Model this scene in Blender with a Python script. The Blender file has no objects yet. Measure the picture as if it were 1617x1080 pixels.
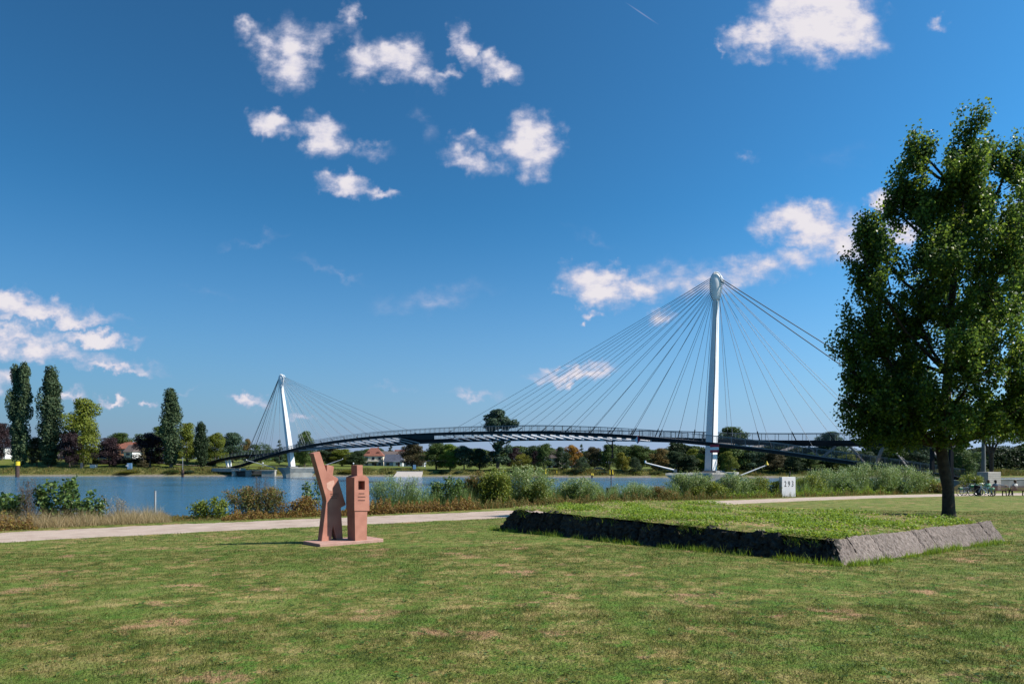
import bpy, bmesh, math, random
import numpy as np
from mathutils import Vector, Matrix
R = math.radians
rng = np.random.default_rng(7)
random.seed(7)
SC = bpy.context.scene
COL = SC.collection

# ------------------------------------------------------------------ camera
EYE = 5.4                     # camera height above the water (z = 0)
F, CX, HY = 1078.0, 808.5, 730.0   # focal length, axis and horizon of the 1617 px wide photograph
cam_d = bpy.data.cameras.new('camera'); cam = bpy.data.objects.new('camera', cam_d); COL.objects.link(cam)
cam.location = (0, 0, EYE); cam.rotation_euler = (R(90), 0, 0)
cam_d.sensor_width = 36; cam_d.lens = 24; cam_d.shift_y = (HY - 540) / 1617
cam_d.clip_start = 0.1; cam_d.clip_end = 6000
SC.camera = cam

# ------------------------------------------------------------------ light
SUN_EL, SUN_AZ = R(42), R(98)        # azimuth measured from +Y towards +X
sd = bpy.data.lights.new('sun', 'SUN'); so = bpy.data.objects.new('sun', sd); COL.objects.link(so)
sd.energy = 5.0; sd.angle = R(0.5); sd.color = (1.0, 0.93, 0.83)
sdir = Vector((math.sin(SUN_AZ) * math.cos(SUN_EL), math.cos(SUN_AZ) * math.cos(SUN_EL), math.sin(SUN_EL)))
so.rotation_euler = sdir.to_track_quat('Z', 'Y').to_euler()
so.location = (40, -20, 60)
SC.view_settings.view_transform = 'Standard'; SC.view_settings.look = 'None'
SC.view_settings.exposure = 0.76; SC.view_settings.gamma = 1.0
SC.cycles.max_bounces = 6; SC.cycles.transparent_max_bounces = 8
SC.cycles.diffuse_bounces = 2; SC.cycles.glossy_bounces = 3; SC.cycles.transmission_bounces = 3

W = bpy.data.worlds.new('World'); SC.world = W; W.use_nodes = True
wn, wl = W.node_tree.nodes, W.node_tree.links
wn.clear()
def N(kind, **kw):
    n = wn.new(kind)
    for k, v in kw.items(): setattr(n, k, v)
    return n
sky = N('ShaderNodeTexSky', sky_type='NISHITA', sun_disc=False, sun_elevation=SUN_EL, sun_rotation=SUN_AZ,
        altitude=0, air_density=1.0, dust_density=1.0, ozone_density=2.0)
tc = N('ShaderNodeTexCoord')
sx = N('ShaderNodeSeparateXYZ'); wl.new(tc.outputs['Generated'], sx.inputs[0])
def M(op, a, b=None, c=None, clamp=False):
    n = N('ShaderNodeMath', operation=op, use_clamp=clamp)
    for i, v in enumerate((a, b, c)):
        if v is None: continue
        if isinstance(v, (int, float)): n.inputs[i].default_value = v
        else: wl.new(v, n.inputs[i])
    return n.outputs[0]
ysafe = M('MAXIMUM', sx.outputs[1], 0.02)
u_ = M('DIVIDE', sx.outputs[0], ysafe); v_ = M('DIVIDE', sx.outputs[2], ysafe)
cmb = N('ShaderNodeCombineXYZ'); wl.new(u_, cmb.inputs[0]); wl.new(v_, cmb.inputs[1])
# ragged edges: displace the lookup
nz = N('ShaderNodeTexNoise'); nz.inputs['Scale'].default_value = 34; nz.inputs['Detail'].default_value = 7; nz.inputs['Roughness'].default_value = 0.55
wl.new(cmb.outputs[0], nz.inputs['Vector'])
sub = N('ShaderNodeVectorMath', operation='SUBTRACT'); wl.new(nz.outputs['Color'], sub.inputs[0]); sub.inputs[1].default_value = (.5, .5, .5)
scl = N('ShaderNodeVectorMath', operation='SCALE'); wl.new(sub.outputs[0], scl.inputs[0]); scl.inputs['Scale'].default_value = 0.066
add = N('ShaderNodeVectorMath', operation='ADD'); wl.new(cmb.outputs[0], add.inputs[0]); wl.new(scl.outputs[0], add.inputs[1])
P_ = add.outputs[0]
CL = [  # bearing/height of each cloud puff, its radii, tilt and density
 (390,44,18,12,0,.6),(428,74,30,20,-20,.85),(462,86,30,42,0,1.25),(448,116,22,18,0,.8),(508,52,38,14,20,.55),(553,28,13,20,-10,.75),
 (580,98,28,24,0,1.0),(628,92,38,26,-12,1.15),(668,120,32,14,-15,.75),(706,120,18,9,0,.6),(565,70,10,20,0,.5),
 (732,70,15,28,25,1.0),(754,96,20,11,-30,.6),(790,106,24,18,-20,1.0),
 (428,198,32,14,-25,1.0),(478,206,13,10,0,.65),(513,214,30,25,-30,1.2),(582,238,30,11,0,.5),
 (738,215,16,13,0,.65),(738,252,34,17,-25,.9),(772,228,38,12,-20,.6),(842,226,34,38,0,1.4),(790,260,15,15,0,.5),
 (545,292,30,13,-8,1.0),(592,305,32,8,-6,.85),
 (1198,56,42,22,15,1.2),(1290,28,66,46,0,1.7),(1325,52,52,32,-8,1.4),(1190,90,28,10,10,.55),(1137,74,7,7,0,.6),
 (1222,352,28,18,0,.9),(1280,354,52,26,-5,1.3),(1325,374,42,32,0,1.1),(1350,404,30,14,0,.6),
 (1200,418,165,20,9,.72),(1120,438,100,17,8,.72),(945,452,46,24,-14,1.4),(1004,455,38,19,0,1.1),(1062,440,64,22,8,.55),
 (903,590,54,10,4,1.0),(945,581,20,9,0,.9),(1040,500,16,13,0,.9),(938,499,11,7,0,.9),(922,514,6,4,0,.8),(884,457,8,5,0,.5),
 (1398,320,22,12,-10,1.2),(1425,370,24,16,0,1.2),(1610,330,30,30,0,.6),
 (20,482,95,17,-10,1.3),(70,500,90,9,-4,1.1),(120,510,48,7,-2,1.0),(10,528,70,16,-4,1.1),(45,548,100,15,-12,1.05),(152,536,48,10,-5,1.3),(95,566,110,10,-6,.8),(180,581,56,7,-4,1.0),(0,605,20,14,0,.8),(122,487,10,6,0,.4),
 (178,632,16,6,0,1.0),(232,641,10,4,0,.9),(110,625,22,8,0,.8),(390,629,27,8,-8,1.2),(472,660,18,6,0,.8),(750,620,34,6,0,.55),(620,608,40,4,0,.3),(290,614,60,4,0,.25),
 (400,378,46,8,12,.26),(525,430,66,7,-25,.26),(680,472,76,18,8,.34),(1180,244,16,7,0,.35),(1480,44,14,8,0,.5),(670,190,12,27,15,.3),(330,460,60,10,-10,.16),(1330,250,80,22,15,.14),(940,380,50,10,-20,.2),
]
acc = None
for (px, py, rx, ry, rot, a) in CL:
    mp = N('ShaderNodeMapping', vector_type='TEXTURE')
    mp.inputs['Location'].default_value = ((px - CX) / F, (HY - py) / F, 0)
    mp.inputs['Rotation'].default_value = (0, 0, R(rot))
    k = 1.8
    mp.inputs['Scale'].default_value = (k * rx / F, k * ry / F, 1)
    wl.new(P_, mp.inputs['Vector'])
    flat = N('ShaderNodeVectorMath', operation='MULTIPLY'); wl.new(mp.outputs[0], flat.inputs[0]); flat.inputs[1].default_value = (1, 1, 0)
    ln = N('ShaderNodeVectorMath', operation='LENGTH'); wl.new(flat.outputs[0], ln.inputs[0])
    f_ = M('MULTIPLY_ADD', ln.outputs['Value'], -a, a)
    acc = f_ if acc is None else M('SMOOTH_MAX', acc, f_, 0.12)
acc = M('MAXIMUM', acc, 0.0)
nz2 = N('ShaderNodeTexNoise'); nz2.inputs['Scale'].default_value = 22; nz2.inputs['Detail'].default_value = 9; nz2.inputs['Roughness'].default_value = 0.6
mp2 = N('ShaderNodeMapping'); mp2.inputs['Scale'].default_value = (1, 1.7, 1); wl.new(cmb.outputs[0], mp2.inputs['Vector']); wl.new(mp2.outputs[0], nz2.inputs['Vector'])
nmul = M('MULTIPLY_ADD', nz2.outputs['Fac'], 3.0, -0.45)
dens = M('MULTIPLY', acc, nmul)
mr = N('ShaderNodeMapRange', interpolation_type='SMOOTHSTEP'); wl.new(dens, mr.inputs['Value'])
mr.inputs['From Min'].default_value = 0.05; mr.inputs['From Max'].default_value = 1.0
fwd = M('GREATER_THAN', sx.outputs[1], 0.03); up = M('GREATER_THAN', sx.outputs[2], 0.0)
cmask = M('MULTIPLY', M('MULTIPLY', mr.outputs[0], fwd), up)
# condensation trail high in the sky
mpc = N('ShaderNodeMapping', vector_type='TEXTURE'); mpc.inputs['Location'].default_value = ((1014 - CX) / F, (HY - 22) / F, 0)
mpc.inputs['Rotation'].default_value = (0, 0, R(-34)); mpc.inputs['Scale'].default_value = (34 / F, 1.5 / F, 1); wl.new(cmb.outputs[0], mpc.inputs['Vector'])
flc = N('ShaderNodeVectorMath', operation='MULTIPLY'); wl.new(mpc.outputs[0], flc.inputs[0]); flc.inputs[1].default_value = (1, 1, 0)
lnc = N('ShaderNodeVectorMath', operation='LENGTH'); wl.new(flc.outputs[0], lnc.inputs[0])
trail = M('MULTIPLY', M('MULTIPLY', M('SUBTRACT', 1.0, lnc.outputs['Value'], clamp=True), fwd), 0.4)
cmask = M('MAXIMUM', cmask, M('MULTIPLY', trail, up))
grade = N('ShaderNodeMix', data_type='RGBA', blend_type='MULTIPLY'); grade.inputs[0].default_value = 1.0
wl.new(sky.outputs[0], grade.inputs[6]); grade.inputs[7].default_value = (0.62, 0.98, 1.12, 1)
# deeper zenith, paler horizon: per-channel contrast of the daylight sky
SB = 0.085
sp3 = N('ShaderNodeSeparateColor'); wl.new(grade.outputs[2], sp3.inputs[0])
cb3 = N('ShaderNodeCombineColor')
for i_, (a_, g_) in enumerate(((.56, 1.0), (1.52, 1.22), (1.74, 1.30))):
    wl.new(M('MULTIPLY', M('MULTIPLY', M('POWER', M('MULTIPLY', sp3.outputs[i_], SB), g_), a_ / SB), M('MULTIPLY_ADD', sx.outputs[0], 0.30, 1.09)), cb3.inputs[i_])   # brighter towards the sun's side
ccol = N('ShaderNodeMapRange', data_type='FLOAT_VECTOR'); 
wl.new(M('MULTIPLY_ADD', nz2.outputs['Fac'], 0.5, M('MULTIPLY', dens, 0.55)), ccol.inputs['Vector'])
ccol.inputs[7].default_value = (0.28, 0.28, 0.28); ccol.inputs[8].default_value = (0.95, 0.95, 0.95)
ccol.inputs[9].default_value = (5.6, 5.9, 8.4); ccol.inputs[10].default_value = (10.0, 9.5, 9.9)
# pale lavender air low over the horizon
hzf = M('POWER', M('SUBTRACT', 1.0, M('DIVIDE', M('MAXIMUM', sx.outputs[2], 0.0), 0.36), clamp=True), 1.9)
hzm = N('ShaderNodeMix', data_type='RGBA'); wl.new(M('MULTIPLY', hzf, 0.95), hzm.inputs[0]); wl.new(cb3.outputs[0], hzm.inputs[6]); hzd = N('ShaderNodeVectorMath', operation='SCALE'); hzd.inputs[0].default_value = (4.5, 5.5, 8.3); wl.new(M('MULTIPLY_ADD', sx.outputs[0], 0.42, 0.94), hzd.inputs['Scale']); wl.new(hzd.outputs[0], hzm.inputs[7])
mixc = N('ShaderNodeMix', data_type='RGBA'); wl.new(M('MULTIPLY', cmask, 0.97), mixc.inputs[0]); wl.new(hzm.outputs[2], mixc.inputs[6]); wl.new(ccol.outputs['Vector'], mixc.inputs[7])
bg = N('ShaderNodeBackground'); bg.inputs['Strength'].default_value = 0.050
wl.new(mixc.outputs[2], bg.inputs['Color'])
wo = N('ShaderNodeOutputWorld'); wl.new(bg.outputs[0], wo.inputs['Surface'])
W.cycles.sampling_method = 'MANUAL'; W.cycles.sample_map_resolution = 512

# ------------------------------------------------------------------ helpers
def at(px, py, d):
    """the point seen at pixel (px, py) of the photograph at a real distance of d metres"""
    return Vector(((px - CX) / F * d, d, EYE + (HY - py) / F * d))
def smooth(t): t = np.clip(t, 0, 1); return t * t * (3 - 2 * t)
def tag(o, label=None, cat=None, group=None, kind=None):
    if label: o['label'] = label
    if cat: o['category'] = cat
    if group: o['group'] = group
    if kind: o['kind'] = kind
    return o
def link(o, parent=None):
    COL.objects.link(o)
    if parent: o.parent = parent
    return o
def thing(name, label, cat, loc=(0, 0, 0), rz=0, group=None):
    o = bpy.data.objects.new(name, None); link(o); o.empty_display_size = 0.3
    o.location = loc; o.rotation_euler = (0, 0, rz)
    return tag(o, label, cat, group)
def mesh_np(name, V, Fc, mat, parent=None, col=None, smooth_=False, loc=None):
    """V (n,3), Fc (m,k) all faces with k corners; col (m,) per-face random value"""
    me = bpy.data.meshes.new(name); V = np.asarray(V, dtype=np.float32); Fc = np.asarray(Fc, dtype=np.int32)
    m, k = Fc.shape
    me.vertices.add(len(V)); me.vertices.foreach_set('co', V.ravel())
    me.loops.add(m * k); me.loops.foreach_set('vertex_index', Fc.ravel())
    me.polygons.add(m); me.polygons.foreach_set('loop_start', np.arange(m, dtype=np.int32) * k)
    me.update(calc_edges=True)
    if smooth_: me.polygons.foreach_set('use_smooth', np.ones(m, dtype=bool))
    if col is not None:
        a = me.attributes.new('rnd', 'FLOAT', 'FACE'); a.data.foreach_set('value', np.asarray(col, dtype=np.float32))
    me.materials.append(mat)
    o = bpy.data.objects.new(name, me); link(o, parent)
    if loc is not None: o.location = loc
    return o
class MB:
    """collects simple shapes and links them as ONE mesh"""
    def __init__(s): s.v = []; s.f = []; s.sm = []; s.mi = []; s.cur = 0
    def raw(s, v, f, sm=False):
        b = len(s.v); s.v += [tuple(p) for p in v]; s.f += [tuple(b + i for i in q) for q in f]; s.sm += [sm] * len(f); s.mi += [s.cur] * len(f); return s
    def box(s, c, size, rz=0, rx=0, taper=1.0):
        hx, hy, hz = size[0] / 2, size[1] / 2, size[2] / 2
        m = Matrix.Rotation(rz, 3, 'Z') @ Matrix.Rotation(rx, 3, 'X')
        v = []
        for z in (-1, 1):
            k = taper if z > 0 else 1
            for x, y in ((-1, -1), (1, -1), (1, 1), (-1, 1)): v.append(Vector(c) + m @ Vector((x * hx * k, y * hy * k, z * hz)))
        return s.raw(v, [(0, 3, 2, 1), (4, 5, 6, 7), (0, 1, 5, 4), (1, 2, 6, 5), (2, 3, 7, 6), (3, 0, 4, 7)])
    def tube(s, pts, r, n=8, cap=True, sm=True):
        pts = [Vector(p) for p in pts]; rs = r if isinstance(r, (list, tuple)) else [r] * len(pts)
        v = []; f = []
        ref = None
        for i, p in enumerate(pts):
            t = (pts[min(i + 1, len(pts) - 1)] - pts[max(i - 1, 0)]).normalized()
            if ref is None: ref = Vector((0, 0, 1)) if abs(t.z) < .9 else Vector((1, 0, 0))
            a = t.cross(ref).normalized(); b = t.cross(a).normalized(); ref = a.cross(t)
            ref = -b if False else ref
            for k in range(n):
                an = 2 * math.pi * k / n
                v.append(p + a * (math.cos(an) * rs[i]) + b * (math.sin(an) * rs[i]))
        for i in range(len(pts) - 1):
            for k in range(n): f.append((i * n + k, i * n + (k + 1) % n, (i + 1) * n + (k + 1) % n, (i + 1) * n + k))
        s.raw(v, f, sm)
        if cap:
            s.raw(v[:n], [tuple(range(n))]); s.raw(v[-n:], [tuple(range(n))])
        return s
    def bar(s, p, q, w, h=None):
        """square bar from p to q"""
        h = h or w; p, q = Vector(p), Vector(q); t = (q - p).normalized()
        ref = Vector((0, 0, 1)) if abs(t.z) < .95 else Vector((1, 0, 0))
        a = t.cross(ref).normalized() * w / 2; b = a.cross(t).normalized() * h / 2
        v = [p - a - b, p + a - b, p + a + b, p - a + b, q - a - b, q + a - b, q + a + b, q - a + b]
        return s.raw(v, [(0, 1, 2, 3), (7, 6, 5, 4), (0, 4, 5, 1), (1, 5, 6, 2), (2, 6, 7, 3), (3, 7, 4, 0)])
    def prism(s, poly, a, b=None):
        """polygon of Vectors pushed along vector a"""
        n = len(poly); v = [Vector(p) for p in poly] + [Vector(p) + a for p in poly]
        f = [tuple(range(n)), tuple(range(2 * n - 1, n - 1, -1))] + [(i, i + n, (i + 1) % n + n, (i + 1) % n) for i in range(n)]
        return s.raw(v, f)
    def torus(s, c, R_, r, axis, n=24, m=6):
        c = Vector(c); ax = Vector(axis).normalized(); e1 = ax.orthogonal().normalized(); e2 = ax.cross(e1)
        v = []; f = []
        for i in range(n):
            an = 2 * math.pi * i / n; d = e1 * math.cos(an) + e2 * math.sin(an)
            for j in range(m):
                b = 2 * math.pi * j / m; v.append(c + d * (R_ + r * math.cos(b)) + ax * (r * math.sin(b)))
        for i in range(n):
            for j in range(m): f.append((i * m + j, ((i + 1) % n) * m + j, ((i + 1) % n) * m + (j + 1) % m, i * m + (j + 1) % m))
        return s.raw(v, f, True)
    def ball(s, c, r, n=12, m=8):
        r = r if isinstance(r, (tuple, list)) else (r, r, r); v = []; f = []
        for j in range(m + 1):
            th = math.pi * j / m
            for i in range(n):
                ph = 2 * math.pi * i / n
                v.append((c[0] + r[0] * math.sin(th) * math.cos(ph), c[1] + r[1] * math.sin(th) * math.sin(ph), c[2] + r[2] * math.cos(th)))
        for j in range(m):
            for i in range(n): f.append((j * n + i, (j + 1) * n + i, (j + 1) * n + (i + 1) % n, j * n + (i + 1) % n))
        return s.raw(v, f, True)
    def sweep(s, pts, section, sm=False, cap=True):
        """section: list of (sideways, up) offsets, swept along pts"""
        n = len(section); v = []
        for i, p in enumerate(pts):
            t = (pts[min(i + 1, len(pts) - 1)] - pts[max(i - 1, 0)]); t.z = 0; t.normalize()
            sd_ = Vector((t.y, -t.x, 0))
            for a, b in section: v.append(p + sd_ * a + Vector((0, 0, b)))
        f = []
        for i in range(len(pts) - 1):
            for k in range(n): f.append((i * n + k, i * n + (k + 1) % n, (i + 1) * n + (k + 1) % n, (i + 1) * n + k))
        s.raw(v, f, sm)
        if cap: s.raw(v[:n], [tuple(range(n))]); s.raw(v[-n:], [tuple(range(n))])
        return s
    def build(s, name, mat, parent=None, bevel=0):
        me = bpy.data.meshes.new(name); me.from_pydata(s.v, [], s.f)
        for m_ in (mat if isinstance(mat, (list, tuple)) else [mat]): me.materials.append(m_)
        me.polygons.foreach_set('use_smooth', s.sm); me.polygons.foreach_set('material_index', s.mi)
        bm = bmesh.new(); bm.from_mesh(me); bmesh.ops.recalc_face_normals(bm, faces=bm.faces)
        if bevel:
            bmesh.ops.bevel(bm, geom=[e for e in bm.edges if len(e.link_faces) == 2 and e.calc_face_angle(0) > .5], offset=bevel, segments=1, affect='EDGES')
        bm.to_mesh(me); bm.free(); me.update()
        o = bpy.data.objects.new(name, me); return link(o, parent)

# ------------------------------------------------------------------ materials
def newmat(name):
    m = bpy.data.materials.new(name); m.use_nodes = True; nt = m.node_tree
    return m, nt, nt.nodes, nt.links, nt.nodes['Principled BSDF']
KA = .80
def ramp(nodes, stops, k=None):
    r = nodes.new('ShaderNodeValToRGB'); el = r.color_ramp.elements
    while len(el) > 1: el.remove(el[-1])
    stops = [(p, tuple(min(1, q * (KA if k is None else k)) for q in c)) for p, c in stops]
    el[0].position = stops[0][0]; el[0].color = (*stops[0][1], 1)
    for p, c in stops[1:]:
        e = el.new(p); e.color = (*c, 1)
    return r
def simple(name, c1, c2=None, scale=3, rough=.7, metal=0, bump=0, bscale=None, detail=6, spec=.3, coord='Object'):
    m, nt, n, l, b = newmat(name); c2 = c2 or tuple(x * .8 for x in c1)
    tc_ = n.new('ShaderNodeTexCoord'); nz_ = n.new('ShaderNodeTexNoise'); nz_.inputs['Scale'].default_value = scale; nz_.inputs['Detail'].default_value = detail
    l.new(tc_.outputs[coord], nz_.inputs['Vector'])
    r = ramp(n, [(.3, c2), (.7, c1)]); l.new(nz_.outputs['Fac'], r.inputs[0]); l.new(r.outputs[0], b.inputs['Base Color'])
    b.inputs['Roughness'].default_value = rough; b.inputs['Metallic'].default_value = metal; b.inputs['Specular IOR Level'].default_value = spec
    if bump:
        nb = n.new('ShaderNodeTexNoise'); nb.inputs['Scale'].default_value = bscale or scale * 6; nb.inputs['Detail'].default_value = 8
        l.new(tc_.outputs[coord], nb.inputs['Vector']); bp = n.new('ShaderNodeBump'); bp.inputs['Strength'].default_value = bump; bp.inputs['Distance'].default_value = .05
        l.new(nb.outputs['Fac'], bp.inputs['Height']); l.new(bp.outputs[0], b.inputs['Normal'])
    return m
def leafmat(name, stops, trans=.35, rough=.5, objcol=False, spec=.4):
    """leaf colours vary leaf by leaf; light shines through"""
    m, nt, n, l, b = newmat(name)
    at_ = n.new('ShaderNodeAttribute'); at_.attribute_name = 'rnd'
    r = ramp(n, stops); l.new(at_.outputs['Fac'], r.inputs[0]); colo = r.outputs[0]
    if objcol:
        oi = n.new('ShaderNodeObjectInfo'); mx = n.new('ShaderNodeMix'); mx.data_type = 'RGBA'; mx.blend_type = 'MULTIPLY'; mx.inputs[0].default_value = 1
        l.new(colo, mx.inputs[6]); l.new(oi.outputs['Color'], mx.inputs[7]); colo = mx.outputs[2]
    l.new(colo, b.inputs['Base Color']); b.inputs['Roughness'].default_value = rough; b.inputs['Specular IOR Level'].default_value = spec
    tr = n.new('ShaderNodeBsdfTranslucent'); hs = n.new('ShaderNodeHueSaturation'); hs.inputs['Value'].default_value = 1.5; hs.inputs['Hue'].default_value = .485
    l.new(colo, hs.inputs['Color']); l.new(hs.outputs[0], tr.inputs['Color'])
    ms = n.new('ShaderNodeMixShader'); ms.inputs[0].default_value = trans
    l.new(b.outputs[0], ms.inputs[1]); l.new(tr.outputs[0], ms.inputs[2]); l.new(ms.outputs[0], n['Material Output'].inputs['Surface'])
    return m
MT = {}
MT['sandstone'] = simple('pink_sandstone', (.49, .215, .155), (.36, .145, .105), 3.2, .9, bump=.10, bscale=60)
MT['sandstone_pale'] = simple('pale_sandstone', (.62, .38, .30), (.55, .30, .23), 8, .9, bump=.10, bscale=60)
MT['engraved'] = simple('engraved_letters', (.33, .155, .12), rough=.95)
MT['plinth'] = simple('plinth_stone', (.47, .29, .24), (.38, .21, .17), 4, .9, bump=.3, bscale=50)
MT['white_metal'] = simple('white_painted_steel', (.90, .90, .90), (.78, .78, .79), .6, .45)
MT['deck_dark'] = simple('dark_steel_edge', (.026, .027, .030), (.016, .017, .020), .5, .8, spec=.12)
MT['deck_grey'] = simple('grey_deck', (.22, .22, .23), (.16, .16, .17), .8, .8)
MT['rail'] = simple('grey_rail_steel', (.20, .22, .23), (.13, .145, .15), 1, .5, metal=.3)
MT['cable'] = simple('steel_cable', (.13, .14, .16), (.10, .11, .12), 1, .5, metal=.3)
MT['cable_mid'] = simple('mid_grey_cable', (.24, .25, .27), (.19, .20, .22), 1, .5, metal=.2)  # mid grey tone for the right-hand fans
MT['cable_pale'] = simple('pale_lit_cable', (.42, .43, .45), (.35, .36, .38), 1, .5, metal=.2)  # sunlit brightness of the far mast cables put into the colour
MT['strut'] = simple('pale_strut_paint', (.62, .60, .62), (.52, .50, .52), .8, .5)
MT['strut_old'] = simple('weathered_strut_paint', (.30, .27, .26), (.20, .175, .17), 1.5, .6)
MT['concrete'] = simple('pale_concrete', (.42, .40, .36), (.30, .285, .26), .8, .9, bump=.3, bscale=8)
MT['concrete_board'] = simple('board_marked_concrete', (.50, .45, .41), (.38, .34, .31), 3, .9, bump=.4, bscale=14)
MT['concrete_dark'] = simple('dark_concrete', (.18, .19, .20), (.12, .125, .13), 1, .9)
MT['bark'] = simple('tree_bark', (.085, .062, .045), (.035, .026, .02), 6, .95, bump=.9, bscale=22)
MT['bark_far'] = simple('far_bark', (.14, .11, .085), (.07, .055, .045), 2, .95)
MT['white'] = simple('white_paint', (.80, .79, .80), (.72, .70, .72), 2, .7)
MT['black'] = simple('black_paint', (.02, .02, .022), rough=.7)
MT['yellow'] = simple('yellow_paint', (.75, .55, .03), (.62, .44, .03), 2, .6)
MT['rust'] = simple('rusty_dark_steel', (.09, .055, .045), (.05, .032, .028), 2, .85)
MT['post'] = simple('galvanised_post', (.42, .43, .44), (.33, .34, .35), 6, .5, metal=.3)
MT['wood'] = simple('dark_red_wood', (.10, .035, .022), (.06, .022, .015), 6, .7)
MT['bluebox'] = simple('pale_blue_sign', (.28, .48, .70), (.24, .42, .62), 2, .6)
MT['red'] = simple('red_paint', (.45, .03, .05), rough=.6)
MT['roof_red'] = simple('red_roof_tiles', (.27, .10, .07), (.17, .07, .05), 1.2, .9)
MT['roof_grey'] = simple('grey_roof_slate', (.10, .11, .15), (.06, .065, .09), 1.2, .8)
MT['roof_brown'] = simple('brown_roof_tiles', (.16, .12, .11), (.10, .08, .075), 1.2, .9)
MT['wall_white'] = simple('white_render', (.74, .72, .70), (.64, .62, .60), .8, .9)
MT['wall_cream'] = simple('cream_render', (.66, .57, .44), (.56, .48, .37), .8, .9)
MT['wall_orange'] = simple('orange_render', (.55, .28, .16), (.46, .23, .13), .8, .9)
MT['wall_blue'] = simple('blue_grey_render', (.32, .40, .50), (.26, .33, .42), .8, .9)
MT['glass_dark'] = simple('dark_window_glass', (.03, .035, .045), rough=.15, spec=.6)
MT['tyre'] = simple('rubber', (.025, .025, .027), rough=.8)
MT['chrome'] = simple('bright_metal', (.55, .56, .58), rough=.3, metal=.8)
MT['bike_green'] = simple('green_paint', (.02, .16, .085), rough=.4)
MT['bike_blue'] = simple('blue_paint', (.12, .2, .38), rough=.4)
MT['skin'] = simple('skin', (.55, .34, .25), (.5, .3, .22), rough=.6)
MT['hair'] = simple('dark_hair', (.025, .018, .014), rough=.7)
MT['hair_brown'] = simple('brown_hair', (.10, .055, .03), rough=.7)
MT['cloth_grey'] = simple('grey_cloth', (.30, .31, .36), rough=.9)
MT['cloth_green'] = simple('pale_green_cloth', (.25, .50, .33), rough=.9)
MT['cloth_white'] = simple('white_cloth', (.68, .64, .60), rough=.9)
MT['cloth_dark'] = simple('dark_cloth', (.035, .04, .06), rough=.9)
G_ = lambda r, g, b: (r, g, b)
MT['leaf_big'] = leafmat('poplar_leaves', [(0, G_(.03, .07, .016)), (.55, G_(.085, .155, .024)), (.85, G_(.18, .27, .03)), (1, G_(.32, .40, .06))], .48, .42, spec=.28)
MT['leaf_far'] = leafmat('far_leaves', [(0, G_(.42, .44, .44)), (.6, G_(1.05, 1.08, 1.0)), (1, G_(1.7, 1.7, 1.3))], .22, .6, True, .2)
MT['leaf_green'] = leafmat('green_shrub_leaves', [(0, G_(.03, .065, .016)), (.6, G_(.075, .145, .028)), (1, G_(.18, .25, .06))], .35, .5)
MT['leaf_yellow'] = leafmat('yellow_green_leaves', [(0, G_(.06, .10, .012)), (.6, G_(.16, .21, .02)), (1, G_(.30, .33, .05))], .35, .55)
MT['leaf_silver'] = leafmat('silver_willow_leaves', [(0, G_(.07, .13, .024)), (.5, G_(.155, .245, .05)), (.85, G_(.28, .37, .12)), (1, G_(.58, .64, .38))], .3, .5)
MT['leaf_brown'] = leafmat('brown_red_leaves', [(0, G_(.07, .045, .014)), (.5, G_(.22, .11, .022)), (.8, G_(.26, .18, .03)), (1, G_(.14, .18, .03))], .3, .7)
MT['leaf_plume'] = leafmat('faded_plumes', [(0, G_(.07, .05, .045)), (1, G_(.17, .12, .10))], .3, .8)
MT['stem'] = simple('green_brown_stem', (.12, .10, .05), (.07, .055, .03), 5, .9)
MT['dry'] = leafmat('dry_grass_blades', [(0, G_(.14, .14, .04)), (.45, G_(.34, .25, .12)), (1, G_(.62, .48, .28))], .35, .8)
MT['rough'] = leafmat('rough_weeds', [(0, G_(.05, .08, .015)), (.4, G_(.13, .15, .03)), (.7, G_(.21, .15, .04)), (1, G_(.28, .15, .05))], .3, .8)
MT['weed'] = leafmat('fresh_weeds', [(0, G_(.08, .15, .014)), (.55, G_(.20, .31, .022)), (.85, G_(.32, .42, .04)), (.93, G_(.40, .33, .16)), (1, G_(.42, .30, .17))], .35, .7)

def lawn_color(n, l, pos):
    """worn lawn: green with brown and straw patches, by world position"""
    def noise(sc, det, off=(0, 0, 0), ro=.55):
        mp = n.new('ShaderNodeMapping'); mp.inputs['Location'].default_value = off; l.new(pos, mp.inputs['Vector'])
        t = n.new('ShaderNodeTexNoise'); t.inputs['Scale'].default_value = sc; t.inputs['Detail'].default_value = det; t.inputs['Roughness'].default_value = ro
        l.new(mp.outputs[0], t.inputs['Vector']); return t.outputs['Fac']
    base = ramp(n, [(.39, (.055, .085, .017)), (.5, (.155, .160, .036)), (.60, (.33, .27, .105))]); l.new(noise(2.2, 12, ro=.78), base.inputs[0])
    def mixin(a, fac_sock, lo, hi, col, amt=1):
        mr_ = n.new('ShaderNodeMapRange'); l.new(fac_sock, mr_.inputs[0]); mr_.inputs[1].default_value = lo; mr_.inputs[2].default_value = hi; mr_.inputs[4].default_value = amt
        mx = n.new('ShaderNodeMix'); mx.data_type = 'RGBA'; l.new(mr_.outputs[0], mx.inputs[0]); l.new(a, mx.inputs[6]); mx.inputs[7].default_value = (*col, 1); return mx.outputs[2]
    c = mixin(base.outputs[0], noise(1.5, 9, (7, 3, 0), .72), .55, .66, (.33, .235, .10), .85)
    c = mixin(c, noise(.85, 9, (31, 12, 0), .66), .57, .64, (.37, .215, .125), .85)
    c = mixin(c, noise(.8, 8, (3, 51, 0), .7), .48, .60, (.10, .155, .028), .7)
    c = mixin(c, noise(4.2, 8, (9, 9, 0), .75), .53, .60, (.075, .15, .022), .85)
    return c
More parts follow.
